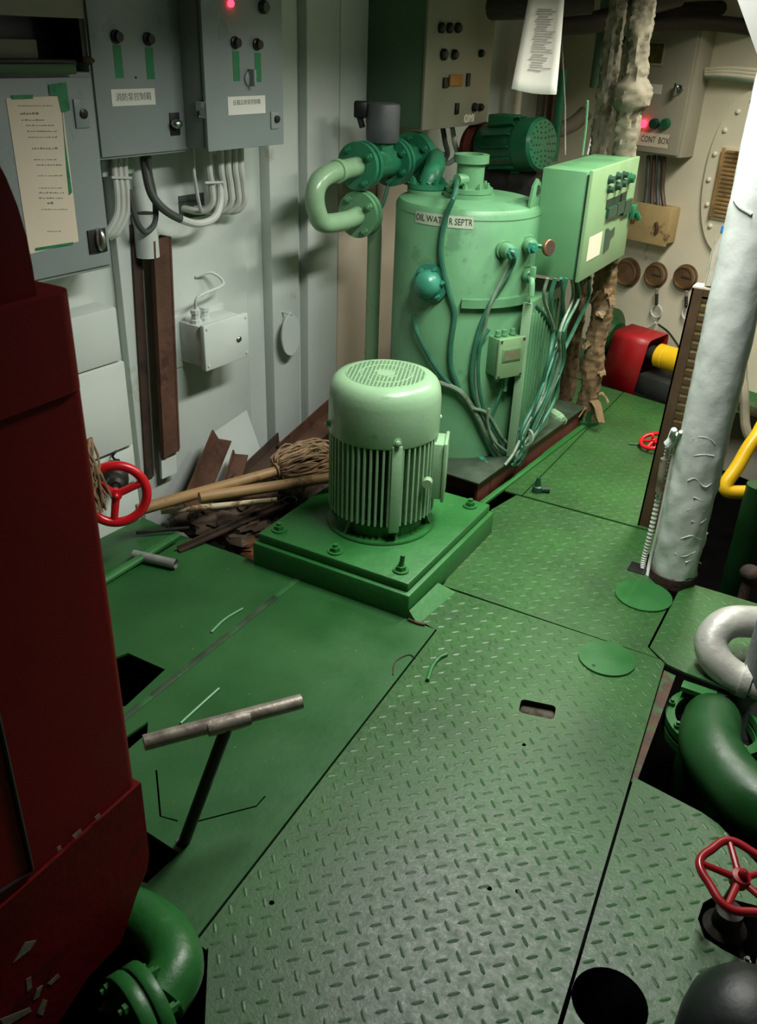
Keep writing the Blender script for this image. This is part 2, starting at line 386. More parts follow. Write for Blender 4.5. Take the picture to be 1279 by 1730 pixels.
def treads(poly, holes, parent, hgt, p=0.0355):
    mb = MB(); xs = [q[0] for q in poly]; ys = [q[1] for q in poly]
    c45 = math.sqrt(0.5); n = 90
    for i in range(-n, n):
        for j in range(-n, n):
            u, v = i * p, j * p
            x, y = -0.5 + (u - v) * c45, 1.6 + (u + v) * c45
            if x < min(xs) or x > max(xs) or y < min(ys) or y > max(ys): continue
            a = PI / 4 if (i + j) % 2 == 0 else -PI / 4
            ca, sa = math.cos(a), math.sin(a)
            ok = True
            for e in (-0.018, 0.018):
                q = (x + e * ca, y + e * sa)
                if not inside(q, poly) or any(inside(q, h) for h in holes): ok = False
            if not ok: continue
            L_, W_, H_ = 0.0155, 0.0048, hgt
            b = [(-L_, 0), (-L_ * 0.5, -W_), (L_ * 0.5, -W_), (L_, 0), (L_ * 0.5, W_), (-L_ * 0.5, W_)]
            vs = [(x + px_ * ca - py_ * sa, y + px_ * sa + py_ * ca, -0.0003) for px_, py_ in b]
            for k in (-0.55, 0.55): 
                vs.append((x + k * L_ * ca, y + k * L_ * sa, H_))
            mb.raw(vs, [(0, 1, 6), (1, 2, 7, 6), (2, 3, 7), (3, 4, 7), (4, 5, 6, 7), (5, 0, 6)])
    if mb.v: P('tread_pattern', mb, 'tread', parent, kind='stuff', auto=0)
def circ(c, r, n=28, e=1.0): return [(c[0] + r * math.cos(2 * PI * i / n), c[1] + r * e * math.sin(2 * PI * i / n)) for i in range(n)]
def rrect(c, a, b, r, rot, n=4):
    out = []
    for sx_, sy_, t0 in ((1, 1, 0), (-1, 1, PI / 2), (-1, -1, PI), (1, -1, 3 * PI / 2)):
        for i in range(n + 1):
            t = t0 + PI / 2 * i / n
            x, y = sx_ * (a - r) + r * math.cos(t), sy_ * (b - r) + r * math.sin(t)
            out.append((c[0] + x * math.cos(rot) - y * math.sin(rot), c[1] + x * math.sin(rot) + y * math.cos(rot)))
    return out
def floor_plate(outer, holes, mat, tread=0.0017, z=0.0):
    o = P('floor_plate', plate_mb(outer, holes, -0.007 + z, z), mat, floor, auto=30)
    if tread: treads(outer, holes, o, tread)
    return o
slot = rrect(fl(908, 1198).xy, 0.048, 0.029, 0.012, math.radians(14))
dots = [circ(fl(*q).xy, 0.006, 10) for q in ((517, 1443), (459, 1525), (827, 1501), (875, 1506), (885, 1258))]
_e0, _e1 = fl(352, 1600), fl(346, 1735)
PL1 = [(_e0.x, .825), (_e0.x, _e0.y), (_e1.x, _e1.y), (_e1.x, -.7), (Rx(-.7) - .003, -.7), (Rx(2.245) - .003, 2.245), (Rx(2.25) - .02, 2.2575), (-1.0, 2.255), (-1.0, 2.03), (Lx(2.03) + .003, 2.03), (Lx(.83) + .003, .83)]
floor_plate(PL1, [slot] + dots, 'plate')
PL2 = [(-1.0, 2.265), (Rx(2.262) - .025, 2.2595), (-.325, 2.30), (-.325, 2.60), (-.45, 2.72), (-.47, 2.85), (-.40, 3.02), (-1.045, 3.02), (-1.08, 2.85)]
floor_plate(PL2, [], 'plate', 0.0008)
PL3 = [(-1.022, 3.032), (-.40, 3.032), (-.42, 3.4), (-.62, 4.355), (-1.022, 4.45)]
floor_plate(PL3, [], 'plate', 0.0008)
PL3b = [(-1.10, 3.032), (-1.027, 3.032), (-1.027, 4.451), (-1.6, 4.55), (-1.6, 3.9), (-1.10, 3.8)]
floor_plate(PL3b, [], 'plate', 0.0008)
SX = -1.4235
hA = px((192, 1112), (216, 1103), (279, 1131), (212, 1193), (186, 1195))
hB = px((205, 1250), (250, 1219), (249, 1238), (205, 1276))
hC = px((225, 1392), (242, 1401), (303, 1441), (248, 1492), (225, 1485))
def slit(pts, wd):
    pts = [Vector(p) for p in pts]; l = []; r_ = []
    for i, p in enumerate(pts):
        d = (pts[min(i + 1, len(pts) - 1)] - pts[max(i - 1, 0)]).normalized(); n_ = Vector((-d.y, d.x))
        l.append(p + n_ * wd / 2); r_.append(p - n_ * wd / 2)
    return l + r_[::-1]
hD = slit(px((264, 1301), (271, 1379), (300, 1387)), 0.0045)
hE = slit(px((332, 1388), (433, 1362), (448, 1345)), 0.0045)
PL4 = [(SX + .002, .815), (-.975, .815), (Lx(.835) - .003, .835), (Lx(2.03) - .003, 2.03), (-1.0, 2.05), (SX + .002, 2.05)]
floor_plate(PL4, [hB, hC, hD, hE], 'smooth_plate', False)
PL4b = [(-2.25, .3), (SX - .002, .3), (SX - .002, 2.05), (-1.654, 2.05), (-1.94, 2.045), (-2.1, 2.065), (-2.25, 2.07)]
floor_plate(PL4b, [hA], 'smooth_plate', False)
m = MB(); m.box((SX - .011, .83, .0), (SX + .009, 2.05, .0022), .001); P('weld_seam', m, 'seam_grime', floor)
rh = circ(fl(1030, 1693).xy, 0.072, 30)
vh = px((1179, 1552), (1188, 1525), (1210, 1512), (1279, 1530), (1330, 1580), (1340, 1660), (1275, 1632), (1222, 1605), (1190, 1584))
PL5 = [(Rx(-.7) + .004, -.7), (1.2, -.7), (1.2, 1.1), (.42, 1.35), (.16, 1.585), (.0, 1.70), (-.04, 1.715), (Rx(1.742) + .004, 1.742)]
floor_plate(PL5, [rh, vh], 'plate')
PL6 = [(-.318, 2.30), (Rx(2.24) + .004, 2.245), (-.20, 2.235), (.5, 2.19), (.5, 2.62), (-.078, 2.732), (-.28, 2.735), (-.318, 2.66)]
floor_plate(PL6, [], 'plate', 0.0010)
m = MB(); m.box((-1.6, 4.47, -.02), (-.1, 4.53, .035), 0.006)
m.M = Matrix.Translation((0, 4.45, 0)) @ Matrix.Rotation(math.radians(-13), 4, 'Z') @ Matrix.Translation((1.0, -4.47, 0))
m.v = [m.M @ p for p in m.v]; P('coaming_bar', m, 'angle_rust', floor)
m = MB(); m.box((-1.9, 4.55, -.02), (.6, 5.5, -.012)); P('lower_plate', m, 'smooth_plate', floor)
# angle bar that carries the plate edge beside the open pit
m = MB()
for (y0, y1) in ((1.742, 2.24),):
    m.raw([(Rx(y0) - .02, y0, -.018), (Rx(y1) - .02, y1, -.018), (Rx(y1) + .036, y1 - .01, -.018), (Rx(y0) + .012, y0, -.018),
           (Rx(y0) - .02, y0, -.026), (Rx(y1) - .02, y1, -.026), (Rx(y1) + .036, y1 - .01, -.026), (Rx(y0) + .012, y0, -.026)],
          [(0, 1, 2, 3), (7, 6, 5, 4), (0, 4, 5, 1), (1, 5, 6, 2), (2, 6, 7, 3), (3, 7, 4, 0)])
P('support_angle', m, 'angle_rust', floor)
m = MB(); m.box((-.195, 2.19, -.035), (-.10, 2.225, -.02)); P('support_cleat', m, 'lid_green', floor)
m = MB()
for x in (-1.9, -1.43, -.86, -.2, .5):
    m.box((x - .03, -.7, -.07), (x + .03, 2.0 if x < -.5 else 1.7, -.0075))
P('support_joist', m, 'bilge', floor)
# light curved rim seen through the lifting slot
m = MB(); c = fl(910, 1213, -.07); m.cyl(c + Vector((-.06, -.012, .012)), c + Vector((.06, .012, .012)), .042, n=20); P('pipe_rim', m, 'lag_light', floor)

# posts and panels of the left bulkhead
def wstrip(name, x0, x1, z0, z1, off, mat, y=400, base=0.0):
    s0, s1 = wl(x0, y, off)[0], wl(x1, y, off)[0]
    m = MB(FWL); m.box((s0, -off, z0), (s1, -base, z1), 0.004); return st(name, m, mat, loc=FWL.translation)
wstrip('trim_1', 196, 414, -.12, 1.30, .035, 'wall_white')
wstrip('trim_2', 458, 505, -.2, 2.2, .05, 'wall_white')
wstrip('trim_3', 520, 571, -.2, 2.2, .045, 'wall_white')
wstrip('trim_4', 572, 632, -.2, 1.08, .012, 'panel_beige')
wstrip('trim_5', 636, 700, -.2, 1.08, .012, 'panel_beige')
wstrip('trim_6', 572, 632, 1.085, 2.2, .012, 'wall_white')
# bent foot of the sheet by the corner
m = MB(FWL); s, z = wl(432, 738, .1)
m.raw([(s - .2, -.036, .18), (s + .02, -.036, .22), (s + .04, -.10, .02), (s - .12, -.14, -.1), (s - .2, -.05, -.12)], [(0, 1, 2, 3, 4)])
m.raw([(s - .2, -.03, .18), (s + .02, -.03, .22), (s + .04, -.094, .02), (s - .12, -.134, -.1), (s - .2, -.044, -.12)], [(4, 3, 2, 1, 0)])
st('trim_7', m, 'wall_white', loc=FWL.translation)
# stacked white casing panels low at the left
for i, (z0, z1, off) in enumerate(((.62, .80, .10), (.31, .615, .10), (.16, .305, .085), (-.1, .155, .08))):
    s1 = wl(205, 560, off)[0]
    m = MB(FWL); m.box((s1 - .75, -off, z0), (s1 - .01 * (i == 0), -.0, z1), 0.006); st('trim_%d' % (8 + i), m, 'wall_white', loc=FWL.translation)
# deck beams
for i, y in enumerate((-.6, .6, 1.75, 4.6)):
    m = MB(); m.box((-2.3, y - .04, 2.02), (2.0, y + .04, 2.2)); st('ceiling_beam_%d' % (i + 1), m, 'ceiling')

# ------------------------------------------------------------------ lamps (fluorescent fittings under the deck head)
for k, (loc, power, colr) in enumerate(LAMPS):
    t = T('fluorescent_lamp', ['white fluorescent fitting above the control panel', 'white fluorescent fitting above the motor'][k], 'lamp', (loc[0], loc[1], 2.2))
    m = MB(); m.box((loc[0] - .12, loc[1] - .55, 2.13), (loc[0] + .12, loc[1] + .55, 2.2), .01); P('housing', m, 'wall_white', t)
    for sx_ in (-.05, .05):
        m = MB(); m.cyl((loc[0] + sx_, loc[1] - .5, 2.112), (loc[0] + sx_, loc[1] + .5, 2.112), .013, n=10); P('tube', m, 'tube_glow', t)
    ld = bpy.data.lights.new('lamp_light', 'AREA'); ld.shape = 'RECTANGLE'; ld.size = .2; ld.size_y = 1.0; ld.energy = power; ld.color = colr; ld.spread = SPREAD
    lo = bpy.data.objects.new('lamp_light', ld); COL.objects.link(lo); lo.parent = t; lo.location = (0, 0, loc[2] - 2.2)

# ------------------------------------------------------------------ motor and its plinth
MX, MY = -1.300, 2.36
t = T('motor_plinth', 'green painted square plinth carrying the pale green motor', 'plinth', (MX, MY, 0))
m = MB(); m.box((-1.608, 2.03, -.02), (-1.006, 2.69, .086), .008); P('plinth_block', m, 'plinth_green', t)
m = MB(); m.box((-1.594, 2.046, .086), (-1.020, 2.676, .118), .006); P('top_plate', m, 'plinth_green', t)
m = MB(); m.raw([(-1.003, 2.03, .034), (-1.003, 2.23, .028), (-.945, 2.25, .001), (-.965, 2.02, .001), (-1.006, 2.25, .0), (-1.006, 2.03, .0)], [(0, 1, 2, 3), (0, 3, 5), (1, 4, 2)]); P('mortar_fillet', m, 'plinth_green', t)
for (x, y) in ((-1.075, 2.10), (-1.545, 2.10), (-1.075, 2.62), (-1.545, 2.62), (-1.31, 2.085)):
    m = MB(); m.lathe([(.026, 0), (.026, .006), (.019, .006)], 16, Matrix.Translation((x, y, .118))); b_ = P('washer', m, 'plinth_green', t)
    m = MB(); hexbolt(m, Vector((x, y, .124)), (0, 0, 1), .017, .014); P('nut', m, 'plinth_green', b_)
    if y < 2.11 and x > -1.1:
        m = MB(); m.cyl((x, y, .135), (x + .004, y, .178), .008, n=8); P('stud', m, 'plinth_green', b_)
t = T('electric_motor', 'pale green upright electric motor with cooling fins and domed fan cover', 'motor', (MX, MY, .118))
A = Matrix.Translation((MX, MY, 0))
m = MB(A); m.lathe([(.186, .118), (.188, .122), (.186, .128), (.15, .129)], 48); P('base_flange', m, 'plinth_green', t)
m = MB(A); m.lathe([(.150, .124), (.150, .19), (.165, .2)], 40); P('end_shield', m, 'plinth_green', t)
for i in range(6):
    a = i * PI / 3 + .3
    m = MB(A @ Matrix.Rotation(a, 4, 'Z')); m.raw([(.148, -.005, .124), (.18, -.005, .124), (.148, -.005, .185), (.148, .005, .124), (.18, .005, .124), (.148, .005, .185)], [(0, 1, 2), (5, 4, 3), (0, 3, 4, 1), (1, 4, 5, 2), (2, 5, 3, 0)]); P('gusset', m, 'plinth_green', t)
m = MB(A); m.lathe([(.155, .17), (.157, .19), (.157, .49)], 40); P('stator_body', m, 'gap_dark', t)
m = MB(A); m.box((.15, -.0040, .185), (.181, .0040, .478), .0012, seg=1); fin = P('fin', m, 'pale_green', t)
NF = 54
skip = {int(round(NF * a / 360)) for a in ()}
for i in range(1, NF):
    share(fin, t, Matrix.Rotation(2 * PI * i / NF, 4, 'Z') )
def ribat(deg, wd, r1, z0, z1):
    m = MB(A @ Matrix.Rotation(math.radians(deg), 4, 'Z')); m.box((.15, -wd / 2, z0), (r1, wd / 2, z1), .003); return m
P('mounting_rib', ribat(-47, .034, .188, .165, .475), 'pale_green', t)
P('mounting_rib', ribat(133, .034, .188, .165, .475), 'pale_green', t)
m = ribat(22, .10, .205, .24, .44); tb = P('terminal_box', m, 'pale_green', t)
mm = MB(A @ Matrix.Rotation(math.radians(22), 4, 'Z')); mm.box((.205, -.058, .233), (.217, .058, .447), .004); P('lid', mm, 'pale_green', tb)
mm = MB(A); mm.cyl((.188, -.03, .33), (.198, -.055, .33), .016, n=12); P('cable_gland', mm, 'pale_green', tb)
prof = [(.170, .462), (.182, .462), (.184, .468), (.183, .585), (.179, .612), (.170, .632), (.156, .645), (.138, .650), (.128, .6505)]
m = MB(A); m.lathe(prof, 56, cap=False); fc = P('fan_cover', m, 'pale_green', t, auto=50)
m = MB(A)
for k in range(3): m.tube([(math.cos(2 * PI * i / 40) * (.128 - .045 * k), math.sin(2 * PI * i / 40) * (.128 - .045 * k), .650) for i in range(40)], .0022, 6, closed=True)
P('grille_ring', m, 'pale_green', fc)
m = MB(A)
g_ = 0.0125; rr = .128
gr = Matrix.Rotation(math.radians(22), 4, 'Z')
for i in range(-10, 11):
    x = i * g_
    if abs(x) < rr:
        h = math.sqrt(rr * rr - x * x)
        m.box((x - .0023, -h, .6485), (x + .0023, h, .6515), M=gr); m.box((-h, x - .0023, .6485), (h, x + .0023, .6512), M=gr)
m.lathe([(.03, .6485), (.03, .652)], 20)
P('vent_grille', m, 'pale_green', fc, kind='stuff')
m = MB(A); m.lathe([(.127, .56), (.127, .565)], 40); P('fan_disc', m, 'gap_dark', t)
for deg in (-47, 43, 133, 223):
    a = math.radians(deg); d = Vector((math.cos(a), math.sin(a), 0)); m = MB()
    m.lathe([(.014, 0), (.014, .004), (.009, .004), (.009, .014), (.004, .016)], 12, axisM(Vector((MX, MY, .488)) + d * .182, d)); P('cover_screw', m, 'pale_green', fc)

# ------------------------------------------------------------------ oil water separator
SR = math.radians(-4.7)
FS = Matrix.Translation((-1.151, 2.867, 0)) @ Matrix.Rotation(SR, 4, 'Z')
t = T('oil_water_separator', 'tall green cylindrical tank lettered OIL WATER SEPTR on a dark red base frame', 'separator', (TKC.x, TKC.y, 0))
SEP = t
TM = Matrix.Translation((TKC.x, TKC.y, 0))
fr = MB(FS)
for (a, b) in (((-.64, 0, .078), (.0, 1.0, .09)), ((-.012, 0, -.02), (.0, 1.0, .08)), ((-.64, .10, -.02), (0, .11, .08)), ((-.64, 0, -.02), (-.63, 1.0, .08)), ((-.64, .98, -.02), (0, 1.0, .08))): fr.box(a, b)
P('base_frame', fr, 'rust_red', t)
m = MB(FS); m.box((-.655, -.02, .09), (.012, 1.02, .098), .002); P('base_plate', m, 'dirty_green', t)
m = MB(FS); m.box((.012, .0, -.005), (.035, 1.0, .012), .003); P('edge_strip', m, 'plinth_green', t)
m = MB(TM); m.lathe([(TKR, .098), (TKR, 1.045), (TKR - .012, 1.062), (TKR - .05, 1.072), (.02, 1.078)], 64); body = P('tank_shell', m, 'tank_green', t, auto=40)
m = MB(TM); m.lathe([(TKR + .0015, 1.03), (TKR + .0015, 1.034)], 64); P('weld_bead', m, 'tank_green', body)
# flanges and nozzle on the lid
def flange(p, d, R, th, mat, parent, n=8, br=.011, name='flange', ph=0.2):
    m = MB(); m.lathe([(R, 0), (R, th)], 40, axisM(p, d)); f = P(name, m, mat, parent)
    bolts('flange_bolt', Vector(p) + Vector(d).normalized() * th, d, R * .78, n, mat, f, br, .012, ph); return f
c1 = ay(718, 322, 3.30); c1.z = 1.07
FP = fl(722, 322, 1.08); FP = Vector((max(FP.x, TKC.x - .20), min(FP.y, TKC.y + .1), 1.066))
flange(FP, (0, 0, 1), .078, .022, 'tank_green', t); flange(FP + Vector((0, 0, .025)), (0, 0, 1), .078, .018, 'valve_green', t)
NZ = Vector((TKC.x + .005, TKC.y - .02, 1.07))
flange(NZ, (0, 0, 1), .098, .02, 'tank_green', t); flange(NZ + Vector((0, 0, .022)), (0, 0, 1), .09, .016, 'tank_green', t)
m = MB(Matrix.Translation(NZ)); m.lathe([(.052, .03), (.052, .125), (.066, .126), (.066, .155), (.044, .156), (.044, .1)], 32); nz_ = P('nozzle', m, 'tank_green', t)
m = MB(); m.cyl(NZ + Vector((0, -.04, .07)), NZ + Vector((-.015, -.085, .07)), .022, n=14); P('nozzle_union', m, 'tank_green', nz_)
# label strips on the shell: bent plates with letters
def tank_label(x0, y0, x1, y1, s, px_size):
    a0 = tk(x0, y0, .001); a1 = tk(x1, y1, .001)
    t0 = math.atan2(a0.y - TKC.y, a0.x - TKC.x); t1 = math.atan2(a1.y - TKC.y, a1.x - TKC.x)
    zc = (a0.z + a1.z) / 2; h = .021; R = TKR + .0015; n = 12; vs = []; fs = []
    for i in range(n + 1):
        tt = t0 + (t1 - t0) * i / n
        for z in (zc - h, zc + h): vs.append((TKC.x + R * math.cos(tt), TKC.y + R * math.sin(tt), z))
    fs = [(2 * i, 2 * i + 2, 2 * i + 3, 2 * i + 1) for i in range(n)]
    m = MB(); m.raw(vs, fs); lb = P('name_label', m, 'paper', t)
    lb.data.materials[0] = MATS['label_strip']
    x = text_mb(s, .032, Matrix.Identity(4), .0003, 'CENTER', 1.0)
    half = max(abs(p.x) for p in x.v); ln = abs(t1 - t0) * R / 2 * .93; k = ln / half; tm = (t0 + t1) / 2
    nv = []
    for p in x.v:
        tt = tm + p.x * k / R; q = R + .0008 + p.z
        nv.append(Vector((TKC.x + q * math.cos(tt), TKC.y + q * math.sin(tt), zc + p.y)))
    x.v = nv; P('lettering', x, 'ink', lb, auto=0)
pm('label_strip', (178, 194, 168), 0.5, 0, 0.08, 8)
tank_label(702, 366, 755, 373, 'OIL WATE', 1); tank_label(757, 374, 800, 377, 'R SEPTR', 1)
# bolted dome cover on the shell
p = tk(728, 478); d = Vector((p.x - TKC.x, p.y - TKC.y, 0)).normalized()
f = flange(p - d * .012, d, .072, .022, 'cap_teal', t, 6, .010, 'cover_flange')
m = MB(); m.lathe([(.052, .02), (.052, .045), (.046, .065), (.03, .08), (.006, .085)], 28, axisM(p - d * .012, d)); P('cover_dome', m, 'cap_teal', f)
# sensors
for (x, y, r) in ((850, 421, .026), (893, 412, .026), (890, 462, .024)):
    p = tk(x, y) if x < 880 else ax(x, y, -1.175); d = Vector((p.x - TKC.x, p.y - TKC.y, 0)).normalized() if x < 880 else Vector((.55, -.83, 0)).normalized()
    m = MB(); m.lathe([(r * 1.25, -.03), (r * 1.25, .012), (r, .012), (r * 1.05, .03), (r * .9, .055), (r * .55, .06)], 20, axisM(p, d)); sn = P('sensor_boss', m, 'tank_green', t)
    m = MB(); m.lathe([(r * .8, .05), (r * .8, .075), (.008, .076), (.008, .095)], 6, axisM(p, d)); P('sensor_nut', m, 'cap_teal', sn)
p = ax(924, 418, -1.10); d = Vector((.93, -.36, .1))
m = MB(); m.lathe([(.028, 0), (.030, .004), (.030, .014), (.027, .017)], 28, axisM(p, d)); gg = P('dial_gauge', m, 'brass', t, label='small round brass pressure gauge')
m = MB(); m.lathe([(.025, .0171), (.005, .0175)], 24, axisM(p, d)); P('gauge_face', m, 'rust_dark', gg)
m = MB(); m.cyl(p, ax(893, 412, -1.16), .008, n=10); P('gauge_stem', m, 'valve_green', gg)
p = ax(893, 465, -1.15); m = MB(); m.tube(cat([p, p + Vector((.03, -.04, -.01)), p + Vector((.04, -.055, -.06))], 5), [.011] * 11, 10); m.box(p + Vector((.015, -.035, -.01)), p + Vector((.035, -.015, .04)), .004); P('drain_cock', m, 'tank_green', t)
# bar across the shell and the flat casing on its right side
n = 14; a0 = tk(780, 511, .0); a1 = tk(889, 509, .0)
t0 = math.atan2(a0.y - TKC.y, a0.x - TKC.x); t1 = math.atan2(a1.y - TKC.y, a1.x - TKC.x)
vs = []
for i in range(n + 1):
    tt = t0 + (t1 - t0) * i / n
    for (rr_, zz) in ((TKR - .002, a0.z - .016), (TKR + .022, a0.z - .016), (TKR + .022, a0.z + .016), (TKR - .002, a0.z + .016)): vs.append((TKC.x + rr_ * math.cos(tt), TKC.y + rr_ * math.sin(tt), zz))
fs = [(4 * i + j, 4 * i + (j + 1) % 4, 4 * i + 4 + (j + 1) % 4, 4 * i + 4 + j) for i in range(n) for j in range(4)] + [(0, 1, 2, 3), (4 * n + 3, 4 * n + 2, 4 * n + 1, 4 * n)]
m = MB(); m.raw(vs, fs); P('support_bar', m, 'tank_green', t)
b0 = ax(893, 512, -1.13)
bb = Vector((b0.x, b0.y)) * 1.10
m = MB(); m.prism([(-1.126, b0.y + .005), (-1.126, b0.y + .42), (-1.34, b0.y + .42), (-1.34, bb.y + .03), (bb.x, bb.y)], .10, b0.z - .004); P('side_casing', m, 'tank_green', t)
m = MB(); m.box((-1.150, b0.y - .004, .10), (-1.114, b0.y + .006, b0.z), .002); P('casing_edge', m, 'pale_green', t)
for i in range(9):
    y = b0.y + .05 + i * .035
    m = MB(); m.box((-1.128, y, .16), (-1.120, y + .008, b0.z - .05), .002); P('casing_rib', m, 'tank_green', t)
# small indicator box with window
p = tk(845, 596); d = Vector((p.x - TKC.x, p.y - TKC.y, 0)).normalized(); BM = Matrix.Translation(p) @ Matrix.Rotation(math.atan2(d.x, -d.y), 4, 'Z')
m = MB(BM); m.box((-.058, -.055, -.075), (.058, .02, .075), .006); ib = P('indicator_box', m, 'box_green', t)
m = MB(BM); m.box((-.062, -.07, -.079), (.062, -.056, .079), .005); P('box_lid', m, 'box_green_lit', ib)
m = MB(BM); m.box((-.044, -.073, -.012), (.044, -.0702, .040), .001); P('window_frame', m, 'tank_green', ib)
m = MB(BM); m.box((-.037, -.0742, -.006), (.037, -.0728, .034)); P('window', m, 'window_pane', ib)
for (x, z) in ((-.053, -.07), (.053, -.07), (-.053, .07), (.053, .07)):
    m = MB(BM); m.cyl((x, -.073, z), (x, -.069, z), .005, n=10); P('lid_screw', m, 'ink', ib)
for (x, z0, z1) in ((-.025, -.078, -.105), (.02, -.078, -.15), (-.04, .078, .1), (-.01, .078, .1), (.03, .078, .1)):
    m = MB(BM); m.lathe([(.013, 0), (.013, abs(z1 - z0) * .3), (.010, abs(z1 - z0) * .32), (.010, abs(z1 - z0))], 12, Matrix.Translation((x, -.025, z0)) @ Matrix.Rotation(0 if z1 > z0 else PI, 4, 'X')); P('cable_gland', m, 'tank_green', ib)
# foot plug and lifting lug
p = tk(812, 781, 0); d = Vector((p.x - TKC.x, p.y - TKC.y, 0)).normalized()
m = MB(); m.lathe([(.03, -.02), (.03, .03), (.026, .03), (.026, .06), (.02, .062)], 8, axisM(p, d)); P('drain_plug', m, 'cap_teal', t)
p = ax(940, 703, -1.13); m = MB(); m.lathe([(.026, -.03), (.026, .03), (.02, .032), (.02, .06)], 10, axisM(p, (.8, -.6, 0))); P('drain_plug', m, 'pale_green', t)
lg = [ax(*q, -1.19) for q in ((893, 375), (921, 375), (921, 345), (918, 315), (910, 302), (903, 315), (896, 345))]
m = MB(); m.raw([tuple(q) for q in lg] + [(q.x - .012, q.y + .006, q.z) for q in lg], [tuple(range(7)), tuple(range(13, 6, -1))] + [(i, (i + 1) % 7, 7 + (i + 1) % 7, 7 + i) for i in range(7)]); lug = P('lifting_lug', m, 'tank_green', t)
c = ax(909, 321, -1.188); m = MB(); m.lathe([(.011, 0), (.011, .002)], 16, axisM(c, (1, -.6, .1)) @ Matrix.Diagonal((1, 1.6, 1, 1))); P('lug_eye', m, 'gap_dark', lug)
m = MB(); m.tube(cat([tk(735, 797, .02), tk(770, 796, .03), tk(805, 800, .04)], 4), .008, 8); P('drain_pipe', m, 'pale_green', t)
# cables over the shell
def cable(pts, r, mat, parent=SEP, name='cable'):
    m = MB(); m.tube(cat(pts, 5), r, 8); return P(name, m, mat, parent)
tkp = lambda q, dr=.014: [tk(x, y, dr) for x, y in q]
cable([NZ + Vector((-.015, -.085, .07))] + tkp([(768, 330), (752, 372), (745, 430), (757, 490), (768, 530), (762, 580), (762, 620), (775, 656)]), .010, 'cable_green')
cable(tkp([(699, 532), (705, 562), (730, 610), (756, 645), (790, 680), (815, 730), (835, 770), (850, 786)], .016), .009, 'cable_green')
cable(tkp([(740, 646), (775, 660), (800, 692), (822, 735), (846, 772)], .022), .011, 'cable_pale')
cable([tk(868, 424, .08)] + tkp([(866, 448), (835, 500)], .03) + tkp([(812, 550), (800, 600), (797, 640), (805, 680), (830, 730), (852, 770)], .02), .009, 'cable_green')
cable([tk(866, 424, .08)] + tkp([(856, 455), (828, 515)], .036) + tkp([(818, 560), (806, 610), (805, 660), (815, 700), (838, 745)], .024), .007, 'cable_pale')
cable(tkp([(826, 556), (812, 580), (808, 640), (820, 700), (848, 750)], .028), .008, 'cable_green')
cable(tkp([(848, 640), (846, 662), (833, 698), (827, 728), (832, 750)], .03), .005, 'cable_green')
cable(tkp([(800, 690), (824, 700), (850, 742), (868, 755)], .035), .007, 'cable_pale')
cable(tkp([(826, 690), (824, 715), (835, 745), (858, 765)], .045), .006, 'cable_pale')
for i in range(3):
    c = tk(878, 742, .07); m = MB(); rad = .045 - .007 * i
    m.tube([c + Vector((math.cos(a) * rad + .012 * i, math.sin(a) * rad * .5, math.sin(a) * rad + .006 * i)) for a in [j * 2 * PI / 20 for j in range(20)]], .006, 7, closed=True); P('cable_coil', m, 'cable_pale', SEP)
rnc = random.Random(21)
xs0 = [925, 938, 948, 957, 966, 975, 985, 995]
for i, x0 in enumerate(xs0):
    k = i / 7.0
    jt = lambda a: rnc.uniform(-a, a)
    pts = [ax(x0, 470, -1.04), ax(x0 - 2 + jt(6), 505, -1.05), ax(932 + 34 * k + jt(9), 560, -1.06 + jt(.02)), ax(928 + 22 * k + jt(6), 610, -1.06 + jt(.02)), ax(910 + 22 * k + jt(8), 670, -1.07 + jt(.01)), ax(886 + 22 * k + jt(8), 725, -1.085), ax(868 + 18 * k + jt(6), 765, -1.09), ax(856 + 24 * k + jt(6), 786, -1.10)]
    cable(pts, .0065 + .002 * (i % 2), 'cable_green' if i % 4 else 'cable_pale')
cable([ax(903, 515, -1.13), ax(925, 540, -1.12), ax(945, 575, -1.10), ax(948, 620, -1.09), ax(930, 665, -1.09), ax(900, 720, -1.10), ax(880, 770, -1.11)], .009, 'cable_green')

# ------------------------------------------------------------------ control panel on the separator
t = T('electrical_control_box', 'green electrical control box with push buttons beside the separator tank', 'control box', (-1.09, 3.6, .805))
m = MB(); m.box((-1.19, 3.295, .808), (-1.022, 3.90, 1.196), .004); P('box_body', m, 'box_green', t)
m = MB(); m.box((-1.022, 3.305, .82), (-1.012, 3.89, 1.184)); P('door_gap', m, 'gap_dark', t)
m = MB(); m.box((-1.012, 3.293, .802), (-.998, 3.905, 1.202), .003); dr_ = P('door', m, 'box_green_lit', t)
m = MB(); m.box((-1.2, 3.32, .95), (-1.19, 3.4, 1.15)); P('bracket', m, 'tank_green', t)
FD = Matrix.Translation((-.998, 3.6, 1.0)) @ Matrix.Rotation(PI / 2, 4, 'Z')      # local x along the door, -y out
def dpt(x, y): q = ax(x, y, -.998); return q.y - 3.6, q.z - 1.0
for (x, y, r, mt) in ((1029, 303, .014, 'knob_green'), (1028, 320, .012, 'knob_green'), (1042, 297, .013, 'knob_green'), (1041, 314, .015, 'knob_green'), (1050, 309, .016, 'knob_green'), (1063, 301, .018, 'pump_green'), (1052, 295, .012, 'knob_green')):
    a, b = dpt(x, y); m = MB(FD); m.lathe([(r * 1.2, 0), (r * 1.2, .006), (r, .008), (r * .9, .022)], 16, Matrix.Translation((a, 0, b)) @ Matrix.Rotation(PI / 2, 4, 'X')); P('push_button', m, mt, dr_)
